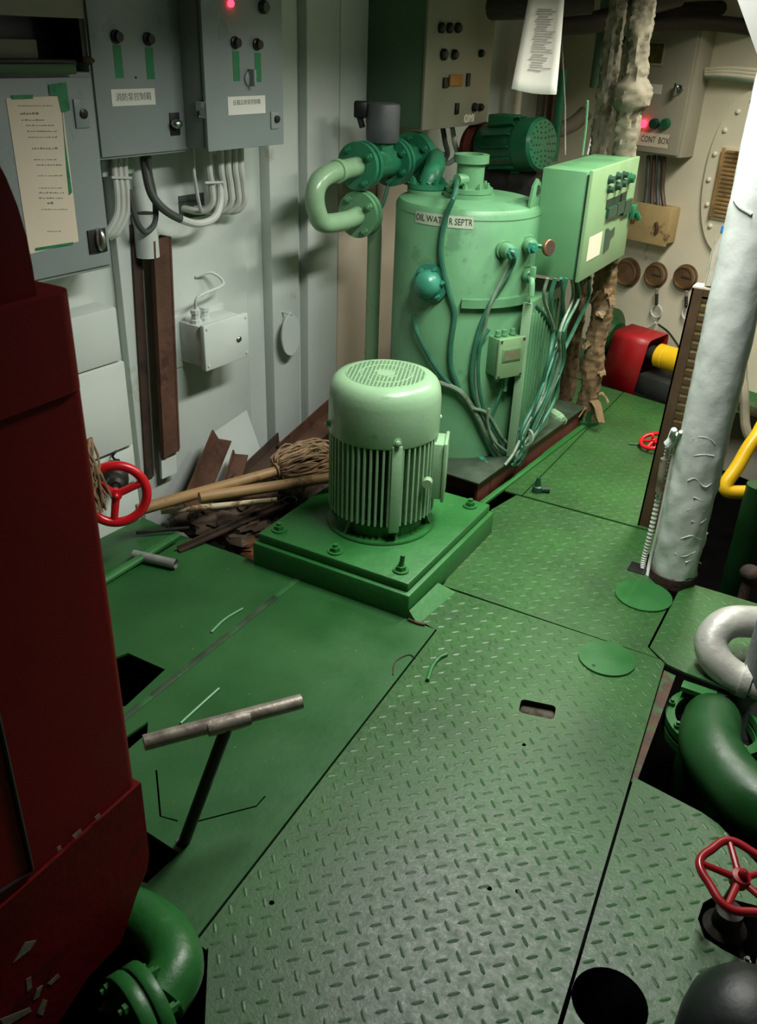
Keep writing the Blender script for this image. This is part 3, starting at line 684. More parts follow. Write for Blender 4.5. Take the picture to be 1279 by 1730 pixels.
for (x0, y0, x1, y1, mt) in ((1025, 338, 1036, 348, 'gap_dark'), (1038, 333, 1048, 344, 'gap_dark'), (1049, 327, 1057, 338, 'gap_dark'), (1025, 352, 1038, 362, 'knob_green'), (1040, 344, 1050, 358, 'knob_green'), (1052, 340, 1061, 358, 'knob_green'), (996, 402, 1012, 430, 'paper_old')):
    a0, b0_ = dpt(x0, y0); a1, b1_ = dpt(x1, y1); m = MB(FD); m.box((a0, -.0015 if mt != 'knob_green' else -.012, b1_), (a1, 0, b0_), .0); P('label_plate' if mt != 'knob_green' else 'selector_switch', m, mt, dr_)
q = [dpt(*q_) for q_ in ((1018, 430), (1028, 420), (1031, 405), (1037, 398), (1039, 383), (1031, 390), (1027, 385), (1023, 388))]
m = MB(FD @ Matrix.Rotation(PI / 2, 4, 'X')); m.prism(q, 0, .001); P('worn_patch', m, 'knob_green', dr_)
a, b = dpt(1066, 357); m = MB(FD); m.box((a - .03, -.02, b - .03), (a + .03, 0, b + .03), .006); m.cyl((a, -.02, b), (a + .015, -.035, b - .03), .012, n=10); P('door_latch', m, 'pump_green', dr_)
one('marking_rod', 'thin green rod rising from the top of the green control box', 'rod', MB().tube([ax(984, 262, -1.10), ax(990, 215, -1.10), ax(993, 170, -1.10)], .0045, 8), 'tank_green')

# ------------------------------------------------------------------ valve loop between wall and tank
VX = -1.86
t = T('flanged_pipe_loop', 'light green U-shaped pipe with bolted flanges and a valve, left of the tank', 'pipe', ax(622, 605, VX))
Y = Vector((0, 1, 0))
q = lambda x, y: ax(x, y, VX)
f1, f2, f3, fl2 = q(603, 281), q(662, 274), q(702, 267), q(608, 362)
pr = .036
m = MB(); top = f1.copy(); bot = fl2.copy()
ue = q(560, 292); ub = q(560, 378); ul = q(532, 330)
m.tube(cat([f1 + Y * .02, Vector((VX, (f1.y + ue.y) / 2, (f1.z + ue.z) / 2)), ue, q(540, 306), ul, q(536, 360), q(548, 377), Vector((VX, (bot.y + ub.y) / 2 + .01, bot.z - .01)), bot], 6), pr, 16); P('u_bend', m, 'pale_green', t)
m = MB(); dd = (q(572, 287) - q(566, 291)); m.tube([q(574, 288), q(568, 290)], pr + .006, 16); P('weld_collar', m, 'pale_green', t)
def vfl(c, R, th, mat, n=4, dirn=-1):
    f = flange(c, Y * dirn, R, th, mat, t, n, .014, 'flange', .6); return f
vfl(f1 + Y * .02, .088, .022, 'valve_green'); vfl(f1 + Y * .055, .088, .022, 'valve_green')
m = MB(); m.tube([f1 + Y * .04, f2], .055, 20); vb = P('valve_body', m, 'valve_green', t)
m = MB(); c = q(645, 262); m.lathe([(.055, -.02), (.05, .05), (.062, .052), (.062, .065)], 6, Matrix.Translation(c)); P('valve_bonnet', m, 'valve_green', vb)
vfl(f2, .092, .02, 'valve_green', 6); vfl(f2 + Y * .035, .092, .022, 'valve_green', 6)
m = MB(); m.tube([f2 + Y * .02, f3], .06, 20); P('valve_neck', m, 'valve_green', t)
vfl(f3, .105, .05, 'valve_green', 6)
m = MB(); m.tube(cat([f3 + Y * .04, f3 + Y * .09 + Vector((.04, 0, -.0)), Vector((FP.x - .05, FP.y + .16, 1.16)), FP + Vector((0, .03, .07)), FP + Vector((0, 0, .03))], 5), .04, 14); P('elbow', m, 'valve_green', t)
c = q(646, 240)
m = MB(); m.lathe([(.06, 0), (.066, .012), (.066, .13), (.062, .138), (.05, .142)], 28, Matrix.Translation(c)); act = P('actuator', m, 'grey_act', t, label='dark grey cylindrical valve actuator')
m = MB(); m.box((-.115, -.024, .085), (-.062, .024, .145), .008, M=Matrix.Translation(c) @ Matrix.Rotation(YAW, 4, 'Z')); m.cyl(c + Vector((-.082, -.045, .09)), c + Vector((-.07, -.038, .05)), .012, n=10); P('actuator_gland', m, 'black', act)
m = MB(); m.lathe([(.05, -.03), (.05, .0)], 6, Matrix.Translation(c)); P('actuator_mount', m, 'deep_green', act)
# lower flange and riser
vfl(bot + Y * .0, .088, .022, 'tank_green', 4); vfl(bot + Y * .03, .088, .022, 'tank_green', 4)
r0 = bot + Y * .04; rb = q(624, 612)
m = MB(); m.tube(cat([r0, r0 + Y * .05 + Vector((0, 0, -.01)), r0 + Y * .08 + Vector((0, 0, -.07)), Vector((VX, r0.y + .085, .6)), Vector((VX, r0.y + .085, .05)), Vector((VX, r0.y + .085, -.3))], 6), .03, 14); P('riser_pipe', m, 'pale_green', t)
m = MB(); m.tube(cat([q(657, 268), q(658, 300), q(650, 335), q(640, 365), q(637, 420), q(630, 560), q(632, 606)], 5), .008, 8); P('signal_cable', m, 'cable_green', t)

# ------------------------------------------------------------------ pump motor behind
t = T('pump_motor', 'dark green horizontal electric motor behind the separator tank', 'motor', ay(870, 300, 4.0))
pa, pb = ay(835, 247, 4.0), ay(918, 244, 3.93); d = (pb - pa).normalized()
L_ = (pb - pa).length
m = MB(); m.lathe([(.06, -.06), (.09, -.05), (.105, 0), (.105, L_ * .62), (.11, L_ * .63), (.11, L_ * .95), (.10, L_)], 32, axisM(pa, d)); P('motor_body', m, 'pump_green', t)
A2 = axisM(pa, d)
for i in range(14):
    m = MB(A2 @ Matrix.Rotation(2 * PI * i / 14, 4, 'Z')); m.box((.10, -.003, .02), (.118, .003, L_ * .6)); P('fin', m, 'pump_green', t)
for r_ in (.03, .05, .07, .088):
    for i in range(int(r_ * 220)):
        pass
m = MB(A2)
for r_ in (.03, .05, .07, .088):
    k = int(r_ * 200)
    for i in range(k):
        a = 2 * PI * i / k; m.lathe([(.0045, L_), (.0045, L_ + .0012)], 6, Matrix.Translation((r_ * math.cos(a), r_ * math.sin(a), 0)))
P('vent_holes', m, 'black', t, kind='stuff')
p = ay(853, 214, 4.0); m = MB(); m.box(p + Vector((-.06, -.06, -.05)), p + Vector((.06, .06, .05)), .006); P('terminal_box', m, 'pump_green', t)
m = MB(); m.box(pa + Vector((-.02, -.06, -.42)), pb + Vector((-.02, .08, -.10)), .01); P('mount', m, 'steel_dark', t)
p = ay(812, 255, 4.05); m = MB(); m.lathe([(.12, -.03), (.13, 0), (.12, .03)], 32, axisM(p, d)); P('belt_guard', m, 'rust_red', t)

# ------------------------------------------------------------------ left wall cabinets
def wbox(m, x0, y0, x1, y1, off0, off1, bev=.004, ref=None):
    o = off1 if ref is None else ref
    s0, z0 = wl(x0, y1, o); s1, z1 = wl(x1, y0, o)
    m.box((s0, -off1, z0), (s1, -off0, z1), bev); return (s0, s1, z0, z1)
def wdisc(m, x, y, off, prof, n=20):
    s, z = wl(x, y, off); m.lathe(prof, n, Matrix.Translation((s, -off, z)) @ Matrix.Rotation(PI / 2, 4, 'X'))
def wpoint(x, y, off): s, z = wl(x, y, off); return FWL @ Vector((s, -off, z))
OC = .14
zb0 = wl(188, 452, OC)[1]; zb1 = wl(320, 256, OC)[1]; s_r0 = wl(179, 360, OC)[0]
zt0 = wl(100, 122, OC)[1]
# cabinet with the notice
t = T('notice_cabinet', 'grey steel cabinet with a notice sheet, behind the red machine', 'cabinet', wpoint(100, 460, OC))
m = MB(FWL); m.box((s_r0 - .62, -OC, zb0), (s_r0, 0, zt0), .004); P('cabinet_body', m, 'cab_grey', t)
m = MB(FWL); m.box((s_r0 - .6, -OC - .008, zb0 + .012), (s_r0 - .006, -OC, zt0 - .012), .003); dd = P('door', m, 'cab_grey', t)
m = MB(FWL); m.box((s_r0 - .62, -OC - .03, zt0 - .004), (s_r0 - .07, 0, zt0 + .022), .003); P('sill', m, 'deep_green', t)
m = MB(FWL); wbox(m, 130, 167, 148, 217, OC + .008, OC + .013, .001); k1 = P('lock_plate', m, 'cab_grey', dd)
m = MB(FWL); wdisc(m, 141, 192, OC + .013, [(.013, 0), (.013, .004), (.008, .006)]); P('lock_barrel', m, 'black', k1)
m = MB(FWL); wbox(m, 153, 385, 178, 430, OC + .008, OC + .013, .001); k2 = P('handle_plate', m, 'steel_dark', dd)
m = MB(FWL); s, z = wl(170, 405, OC + .02); m.ball((s, -OC - .015, z), .03, .55, .8, 1.15); P('door_handle', m, 'chrome', k2)
# notice sheet taped to it
t = T('notice_sheet', 'printed cream notice sheet taped with green tape to the grey cabinet', 'paper', wpoint(100, 420, OC + .012))
so, zo = wl(80, 165, OC + .0095)
nq = [wl(x, y, OC + .0095) for x, y in ((10, 166), (104, 162), (133, 408), (60, 424))]
nq[3] = (nq[0][0], nq[2][1] - .01)
m = MB(FWL); m.raw([(s, -OC - .0095, z) for s, z in nq] + [(s, -OC - .0085, z) for s, z in nq], [(0, 1, 2, 3), (7, 6, 5, 4), (0, 4, 5, 1), (1, 5, 6, 2), (2, 6, 7, 3), (3, 7, 4, 0)]); P('sheet', m, 'paper_old', t)
m = MB(FWL); rr_ = random.Random(3)
for (y, x0, x1, hh, big) in ((179, 30, 88, .003, 0), (192, 34, 62, .007, 1), (203, 36, 74, .004, 0), (212, 44, 88, .004, 0), (222, 46, 92, .004, 0), (232, 48, 94, .004, 0), (251, 54, 96, .006, 0), (270, 58, 96, .003, 0), (279, 62, 101, .004, 0), (297, 64, 103, .004, 0), (318, 66, 104, .003, 0), (326, 66, 106, .004, 0), (335, 66, 107, .004, 0), (343, 80, 86, .010, 1), (354, 70, 110, .003, 0), (391, 80, 104, .004, 0)):
    x = x0
    while x < x1:
        w_ = rr_.uniform(2, 5); s, z = wl(x, y, OC + .0097); s2 = wl(x + w_, y, OC + .0097)[0]
        m.box((s, -OC - .0100, z - hh * .35), (s2, -OC - .0094, z + hh * rr_.uniform(.1, .5))); x += w_ + rr_.uniform(1, 2.4)
P('print', m, 'ink_soft', t, kind='stuff')
for poly in (((20, 161), (56, 160), (56, 167), (20, 168)), ((82, 143), (112, 139), (119, 186), (104, 190), (98, 162), (84, 161)), ((104, 170), (109, 230), (122, 325), (117, 330), (113, 290)), ((60, 419), (124, 409), (124, 413), (60, 424))):
    q_ = [wl(x, y, OC + .011) for x, y in poly]; m = MB(FWL @ Matrix.Translation((0, -OC - .0098, 0)) @ Matrix.Rotation(PI / 2, 4, 'X')); m.prism(q_, 0, .0012); P('tape', m, 'green_tape', t)
# pump control cabinet
t = T('pump_control_cabinet', 'grey cabinet with white sign reading 消防泵控制箱', 'cabinet', wpoint(240, 260, OC))
s_l1 = wl(160, 200, OC)[0]; s_r1 = wl(314, 128, OC)[0]
m = MB(FWL); m.box((s_l1, -OC, zb1), (s_r1, 0, 1.95), .004); P('cabinet_body', m, 'cab_grey', t)
m = MB(FWL); m.box((s_l1 + .006, -OC - .008, zb1 + .008), (s_r1 - .006, -OC, 1.94), .003); dd = P('door', m, 'cab_grey', t)
def knobtape(x, y, dd, off):
    m = MB(FWL); wdisc(m, x, y, off, [(.018, 0), (.018, .006), (.014, .008), (.013, .02)]); P('selector_knob', m, 'black', dd)
    m = MB(FWL); s, z = wl(x + 2, y + 14, off); m.box((s - .015, -off - .001, z - .085), (s + .015, -off, z)); P('tape_strip', m, 'green_tape', dd)
knobtape(195, 62, dd, OC + .008); knobtape(249, 66, dd, OC + .008)
def sign(x0, y0, x1, y1, off, s_, size, dd, zoff=0.0):
    m = MB(FWL); r = wbox(m, x0, y0, x1, y1, off, off + .0015, 0); sg = P('sign', m, 'paper', dd)
    x = text_mb(s_, size, wallM(FWL, (r[0] + r[1]) / 2, off + .0018, (r[2] + r[3]) / 2 + zoff)); P('lettering', x, 'ink_soft', sg, auto=0)
sign(190, 149, 261, 180, OC + .008, '消防泵控制箱', .023, dd)
m = MB(FWL); wbox(m, 290, 190, 303, 229, OC + .008, OC + .013, .001); k1 = P('handle_plate', m, 'steel_dark', dd)
m = MB(FWL); s, z = wl(297, 209, OC + .02); m.ball((s, -OC - .025, z), .02, 1.0, .8, .7); m.cyl((s, -OC, z), (s, -OC - .03, z), .007); P('door_handle', m, 'chrome', k1)
m = MB(FWL); wdisc(m, 229, 131, OC + .008, [(.003, 0), (.003, .003)], 8); P('keyhole', m, 'black', dd)
# second cabinet, deeper, with a side in view
O2 = .25
t = T('ballast_control_cabinet', 'grey cabinet with red pilot lamp and white sign, right of the first', 'cabinet', wpoint(415, 245, O2))
s_l2 = wl(347, 126, O2)[0]; s_r2 = wl(477, 120, O2)[0]; zb2 = wl(415, 247, O2)[1]
m = MB(FWL); m.box((s_l2, -O2 + .02, zb2), (s_r2, 0, 1.95), .004); P('cabinet_body', m, 'cab_grey', t)
m = MB(FWL); m.box((s_l2 - .004, -O2, zb2 - .006), (s_r2 + .003, -O2 + .014, 1.955), .003); dd = P('door', m, 'cab_grey', t)
m = MB(FWL); m.box((s_l2 - .006, -O2 + .004, zb2 + .09), (s_l2 + .002, -O2 + .045, zb2 + .14), .003); P('hinge', m, 'chrome', t)
knobtape(396, 72, dd, O2); knobtape(433, 75, dd, O2)
m = MB(FWL); wdisc(m, 388, 6, O2, [(.010, 0), (.010, .01), (.006, .014)]); P('pilot_lamp', m, 'led_red', dd)
m = MB(FWL); wdisc(m, 443, 12, O2, [(.02, 0), (.02, .012), (.015, .02)]); P('pilot_lamp', m, 'knob_green', dd)
m = MB(FWL); wdisc(m, 420, 133, O2, [(.022, 0), (.022, .006), (.012, .01)]); s, z = wl(420, 131, O2); m.box((s - .006, -O2 - .03, z - .025), (s + .006, -O2, z + .025), .003); P('rotary_switch', m, 'cab_grey', dd)
sign(386, 161, 448, 195, O2, '压载总用泵控制箱', .0165, dd, .008)
m = MB(FWL); wbox(m, 459, 188, 471, 218, O2, O2 + .005, .001); k1 = P('lock_plate', m, 'cab_grey', dd)
m = MB(FWL); wdisc(m, 467, 201, O2 + .005, [(.011, 0), (.011, .008), (.006, .01)]); P('lock_barrel', m, 'black', k1)
# dark instrument bay above the notice cabinet
t = T('instrument_bay', 'black recessed instrument bay above the notice cabinet', 'instrument', wpoint(60, 110, OC))
zb3 = zt0 + .024; zt3 = wl(60, 28, OC)[1]; s_b = wl(137, 70, OC)[0]
m = MB(FWL); m.box((s_b - .6, -.02, zb3), (s_b, 0, zt3)); P('back_panel', m, 'black', t)
m = MB(FWL); m.box((s_b - .6, -OC, zt3), (s_b + .04, 0, 1.95)); P('header', m, 'cab_olive', t)
m = MB(FWL); m.box((s_b, -OC, zb3), (s_b + .012, 0, zt3)); P('side_panel', m, 'black', t)
m = MB(FWL); wbox(m, -20, 66, 62, 100, .02, .07, .004); P('instrument_body', m, 'cab_olive', t)
m = MB(FWL); wbox(m, -20, 100, 130, 112, .02, OC - .01, .004); P('shelf', m, 'black', t)
m = MB(FWL); s, z = wl(150, 102, OC); m.ball((s, -OC, z), .018, 1.3, .6, .6); P('latch', m, 'rust_dark', t)
# glands and cables under the cabinets
def wcable(name, label, pts, r, mat, group=None):
    m = MB(); m.tube(cat([wpoint(*q_) for q_ in pts], 6), r, 9); return one(name, label, 'cable', m, mat, group=group)
t = T('cabinet_cable', 'thick half grey, half white cable looping from the first cabinet to the second', 'cable', wpoint(300, 380, .1))
lp = cat([wpoint(*q_) for q_ in [(243, 250, .09), (245, 280, .09), (255, 325, .11), (275, 352, .13), (305, 370, .14), (335, 378, .14), (362, 368, .14), (372, 340, .13), (370, 300, .12), (365, 262, .1)]], 6)
m = MB(); m.tube(lp[:25], .014, 10); P('grey_sheath', m, 'cable_grey', t)
m = MB(); m.tube(lp[24:], .013, 10); P('white_sheath', m, 'cable_white', t)
wcable('cabinet_cable', 'dark grey cable hanging in a short loop under the first cabinet', [(250, 250, .11), (252, 290, .1), (262, 340, .1), (261, 375, .1), (247, 392, .1), (233, 378, .1), (224, 350, .09), (218, 320, .08)], .010, 'cable_grey')
for i, (x, lb) in enumerate(((193, 'leftmost white cable in the bundle under the first cabinet'), (202, 'middle white cable in the bundle under the first cabinet'), (211, 'rightmost white cable in the bundle under the first cabinet'))):
    wcable('cabinet_cable', lb, [(x, 262, .07), (x, 290, .07), (x + 4, 325, .08), (x + 3, 362, .08), (x - 12, 392, .07), (x - 26, 402, .05)], .010, 'cable_white', 'cables under the first cabinet')
LB = ['white cable farthest left in the bundle under the second cabinet', 'second white cable in the bundle under the second cabinet', 'third white cable in the bundle under the second cabinet', 'fourth white cable in the bundle under the second cabinet', 'fifth white cable in the bundle under the second cabinet', 'white cable farthest right in the bundle under the second cabinet']
for i, x in enumerate((326, 352, 372, 384, 396, 406)):
    wcable('cabinet_cable', LB[i], [(x, 246, .14), (x + 1, 285, .14), (x + 5, 315, .13), (x + (6 if i else 10), 342, .12), (x - 10 + (24 if i == 0 else 0), 357, .09), (x - 45 + (60 if i == 0 else 0), 352, .03)], .006 if i == 0 else .012, 'cable_white', 'cables under the second cabinet')
for (x, y, x1, y1, of) in ((345, 256, 362, 276, .12), (366, 256, 378, 274, .13), (380, 256, 392, 274, .13), (394, 256, 404, 276, .13)):
    pass
m = MB(FWL); wbox(m, 174, 266, 226, 300, 0, .05, .004); one('cable_gland_box', 'small white gland box under the first cabinet', 'box', m, 'wall_white')
m = MB(); q0 = wpoint(188, 300, .085); q1 = wpoint(222, 301, .085); m.tube([q0, q1], .004, 6); one('cable_tie', 'thin white tie around the cables under the first cabinet', 'tie', m, 'cable_white')
m = MB(); q0 = wpoint(346, 309, .15); q1 = wpoint(376, 308, .15); m.tube([q0, q1], .004, 6); one('cable_tie', 'thin white tie around the cables under the second cabinet', 'tie', m, 'cable_white')
m = MB(FWL); wbox(m, 304, 325, 345, 372, .03, .037, .002); t = one('cable_opening', 'dark cable opening in the wall under the second cabinet', 'opening', m, 'cable_grey')
# pipe stub above the rusty channel
m = MB(); a = wpoint(243, 360, .06); b = wpoint(247, 405, .06); m.lathe([(.04, 0), (.04, -.14), (.036, -.14)], 20, Matrix.Translation(a)); t = T('pipe_stub', 'short open white pipe stub above the rusty channel', 'pipe', a + Vector((0, 0, -.14))); P('sleeve', m, 'wall_white', t)
m = MB(); m.lathe([(.036, .0005), (.005, .002)], 20, Matrix.Translation(a)); P('bore', m, 'rust', t)
# rusty channel on the wall
t = T('rusty_channel', 'upright rusty brown steel channel fixed to the white wall', 'channel', wpoint(292, 800, .03))
st0, zt = wl(272, 404, .09); sb0, zbm = wl(290, 795, .09)
sc_ = (st0 + sb0) / 2
def lean(z): return st0 + (sb0 - st0) * (zt - z) / (zt - zbm)
def strip(m, ds0, ds1, o0, o1, z0, z1):
    m.raw([(lean(z) + ds, -o, z) for z in (z0, z1) for (ds, o) in ((ds0, o0), (ds1, o0), (ds1, o1), (ds0, o1))], [(0, 1, 2, 3), (7, 6, 5, 4), (0, 4, 5, 1), (1, 5, 6, 2), (2, 6, 7, 3), (3, 7, 4, 0)])
m = MB(FWL); strip(m, -.038, .05, .075, .083, zbm + .06, zt); strip(m, -.042, -.034, .083, .10, zbm + .06, zt); P('web', m, 'rust', t)
m = MB(FWL); strip(m, .044, .052, .035, .085, zbm + .07, zt); P('side_flange', m, 'rust', t)
m = MB(FWL); strip(m, -.085, -.046, .036, .044, zbm - .02, zt + .05); P('backing_strip', m, 'rust_dark', t)
m = MB(FWL); strip(m, -.03, .045, .06, .07, zbm - .03, zbm + .075); P('foot', m, 'wall_white', t)
# junction box
t = T('junction_box', 'white cast junction box with cable glands on the white wall', 'junction box', wpoint(365, 625, .05))
OJ = .17
s0, z1 = wl(345, 553, OJ); s1, z0 = wl(421, 600, OJ)
m = MB(FWL); m.box((s0 + .004, -OJ + .02, z0 + .004), (s1 - .004, -.035, z1 - .004), .008); P('box_body', m, 'wall_white', t)
m = MB(FWL); m.box((s0 - .003, -OJ, z0 - .006), (s1 + .003, -OJ + .022, z1 + .004), .006); ld_ = P('lid', m, 'wall_white', t)
m = MB(FWL); m.box((s0 - .03, -.04, z0 - .015), (s1 + .01, -.034, z1 + .015), .002); P('back_plate', m, 'wall_white', t)
m = MB(FWL); s, z = wl(407, 574, OJ + .01); m.ball((s, -OJ, z), .014, 1, .5, .8); P('latch', m, 'chrome', ld_)
for (dx, dz) in ((.012, .01), (.012, -.01), (-.012, .01), (-.012, -.01)):
    m = MB(FWL); s = s0 + dx if dx > 0 else s1 + dx; z = z0 + dz + .004 if dz > 0 else z1 + dz; m.cyl((s, -OJ - .003, z), (s, -OJ, z), .005, n=8); P('screw', m, 'wall_white', ld_)
for ds in (.03, .075):
    m = MB(FWL); m.lathe([(.02, 0), (.02, .014), (.015, .016), (.015, .034), (.018, .036), (.018, .05), (.012, .052)], 8, Matrix.Translation((s0 + ds, -.10, z1 - .006))); P('cable_gland', m, 'wall_white', t)
m = MB(FWL); m.lathe([(.013, 0), (.013, -.022)], 8, Matrix.Translation((s0 + .06, -.10, z0))); P('drain_gland', m, 'wall_white', t)
e = wl(330, 468, .036)
m = MB(FWL); m.tube(cat([(e[0], -.036, e[1]), (e[0] + .05, -.07, e[1] + .012), (e[0] + .075, -.10, e[1] - .03), (s0 + .04, -.11, z1 + .09), (s0 + .03, -.10, z1 + .04)], 6), .0055, 8); P('supply_cable', m, 'wall_white', t)
# tear-shaped white plate on the post
OD = .09
pts = []
for i in range(28):
    a = 2 * PI * i / 28; r = 1.0 + (0.18 if abs(a - PI / 2) < .12 else 0)
    pts.append((.058 * r * math.cos(a), .085 * r * math.sin(a)))
s, z = wl(490, 566, OD); m = MB(FWL @ Matrix.Translation((s, -OD, z)) @ Matrix.Rotation(PI / 2, 4, 'X')); m.prism(pts, 0, .008)
t = T('hanging_blank_plate', 'white tear-shaped blank plate hanging on the wall post', 'plate', wpoint(490, 600, OD)); P('plate', m, 'wall_white', t)
m = MB(FWL); m.cyl((s, -.045, z + .09), (s, -OD - .012, z + .09), .004, n=8); P('hook', m, 'wall_white', t)

# far wall cabinet with instruments
OF = .30
t = T('instrument_cabinet', 'tall beige instrument cabinet with green side above the separator', 'cabinet', wpoint(770, 215, OF))
sl, zbf = wl(714, 219, OF); sr = wl(822, 205, OF)[0]
m = MB(FWL); m.box((sl, -OF + .015, zbf), (sr, 0, 1.95), .004); cb = P('cabinet_body', m, 'cab_side_green', t)
m = MB(FWL); m.box((sl - .003, -OF, zbf - .004), (sr + .004, -OF + .014, 1.955), .003); dd = P('door', m, 'cab_olive', t)
for (x, y, r) in ((744, 47, .02), (758, 47, .02), (772, 47, .02), (748, 92, .022), (766, 92, .02), (811, 90, .016), (800, 181, .018), (810, 181, .016)):
    m = MB(FWL); wdisc(m, x, y, OF, [(r, 0), (r, .012), (r * .7, .02)], 14); P('button', m, 'black', dd)
for (x0, y0, x1, y1, mt) in ((750, 131, 759, 149, 'black'), (760, 126, 783, 146, 'amber'), (789, 124, 796, 146, 'black'), (770, 174, 777, 193, 'black')):
    m = MB(FWL); wbox(m, x0, y0, x1, y1, OF, OF + .008, .001); P('indicator' if mt == 'amber' else 'switch', m, mt, dd)
m = MB(FWL); r = wbox(m, 783, 194, 802, 207, OF, OF + .002, 0); sg = P('label_plate', m, 'cab_beige', dd)
x = text_mb('OMI', .05, wallM(FWL, (r[0] + r[1]) / 2, OF + .0025, (r[2] + r[3]) / 2)); P('lettering', x, 'paper', sg, auto=0)
for i, (x, lb) in enumerate(((748, 'dark cable drooping under the instrument cabinet on the left'), (764, 'pale cable drooping under the instrument cabinet on the right'))):
    m = MB(); m.tube(cat([wpoint(x, 215, .2), wpoint(x + 4, 240, .2), wpoint(x + 8, 262, .2), wpoint(x - 8, 276, .16), wpoint(x - 14, 260, .1)], 6), .012, 8); one('cabinet_cable', lb, 'cable', m, ('cable_grey', 'cable_white')[i])

# ------------------------------------------------------------------ back wall
def bbox(m, x0, y0, x1, y1, off0, off1, bev=.004):
    s0, z0 = wb(x0, y1, off1); s1, z1 = wb(x1, y0, off1); m.box((s0, -off1, z0), (s1, -off0, z1), bev); return (s0, s1, z0, z1)
def bdisc(m, x, y, off, prof, n=24):
    s, z = wb(x, y, off); m.lathe(prof, n, Matrix.Translation((s, -off, z)) @ Matrix.Rotation(PI / 2, 4, 'X'))
def bpoint(x, y, off): s, z = wb(x, y, off); return FWB @ Vector((s, -off, z))
OB = .14
t = T('control_box_cabinet', 'beige steel cabinet lettered CONT BOX on the far wall', 'cabinet', bpoint(1110, 260, OB))
s0, z0 = wb(1060, 256, OB); s1 = wb(1164, 160, OB)[0]; z1 = wb(1150, 40, OB)[1]
m = MB(FWB); m.box((s0, -OB + .012, z0), (s1 + .003, 0, z1), .005); P('cabinet_body', m, 'cab_beige', t)
m = MB(FWB); m.box((s0, -OB, z0 + .01), (s1 - .008, -OB + .012, z1 - .01), .003); dd = P('door', m, 'cab_beige', t)
m = MB(FWB); bbox(m, 1088, 70, 1126, 110, OB, OB + .006, .002); wf = P('window_frame', m, 'cab_beige', dd)
m = MB(FWB); bbox(m, 1092, 74, 1122, 106, OB + .006, OB + .0075, 0); P('window', m, 'olive_glass', wf)
m = MB(FWB); bdisc(m, 1148, 151, OB, [(.022, 0), (.022, .012), (.012, .016), (.012, .03)]); s, z = wb(1148, 151, OB); m.box((s - .006, -OB - .045, z - .028), (s + .006, -OB - .02, z + .028), .003); P('door_handle', m, 'chrome', dd)
m = MB(FWB); bbox(m, 1098, 143, 1119, 158, OB, OB + .002, 0); P('label', m, 'paper', dd)
m = MB(FWB); bdisc(m, 1088, 209, OB, [(.02, 0), (.02, .012), (.014, .024)]); P('pilot_lamp', m, 'led_red', dd)
for x in (1107, 1126):
    m = MB(FWB); bdisc(m, x, 209, OB, [(.026, 0), (.026, .01), (.022, .026)]); P('push_button', m, 'pump_green' if x > 1110 else 'knob_green', dd)
m = MB(FWB); r = bbox(m, 1070, 228, 1131, 244, OB, OB + .002, 0); sg = P('label_strip', m, 'paper_old', dd)
x = text_mb('FL  CONT  BOX', .043, wallM(FWB, (r[0] + r[1]) / 2, OB + .0025, (r[2] + r[3]) / 2), sx=.72); P('lettering', x, 'ink', sg, auto=0)
for i, x in enumerate((1096, 1105, 1114, 1122)):
    m = MB(); m.tube(cat([bpoint(x, 262, .08), bpoint(x - 1, 290, .08), bpoint(x - 3, 320, .08), bpoint(x - 6 + 2 * i, 350, .09)], 5), .012, 8)
    one('cabinet_cable', ['first of four dark cables running down from the CONT BOX cabinet', 'second of four dark cables running down from the CONT BOX cabinet', 'third of four dark cables running down from the CONT BOX cabinet', 'rightmost dark cable running down from the CONT BOX cabinet'][i], 'cable', m, 'brown_paint' if i % 2 else 'cable_grey', group='cables below the CONT BOX cabinet')
t = T('tan_junction_box', 'stained tan junction box on the far wall under the CONT BOX cabinet', 'junction box', bpoint(1100, 402, .1))
m = MB(FWB); r = bbox(m, 1062, 352, 1136, 400, 0, .09, .012); P('box_body', m, 'tan_box', t)
m = MB(FWB); m.box((r[0] - .008, -.105, r[2] - .012), (r[1] + .006, -.09, r[3] + .004), .006); ld_ = P('lid', m, 'tan_box', t)
m = MB(FWB); bdisc(m, 1070, 372, .105, [(.016, 0), (.016, .006), (.01, .008)]); P('lid_screw', m, 'brass', ld_)
m = MB(FWB); s, z = wb(1110, 382, .105); m.tube([(s, -.106, z - .04), (s + .01, -.112, z - .01), (s - .005, -.112, z + .02)], .01, 8); P('lid_catch', m, 'rust', ld_)
for x in (1095, 1110):
    m = MB(FWB); s, z = wb(x, 352, .05); m.lathe([(.02, -.01), (.02, .03), (.014, .035)], 8, Matrix.Translation((s, -.05, z))); P('cable_gland', m, 'wall_beige', t)
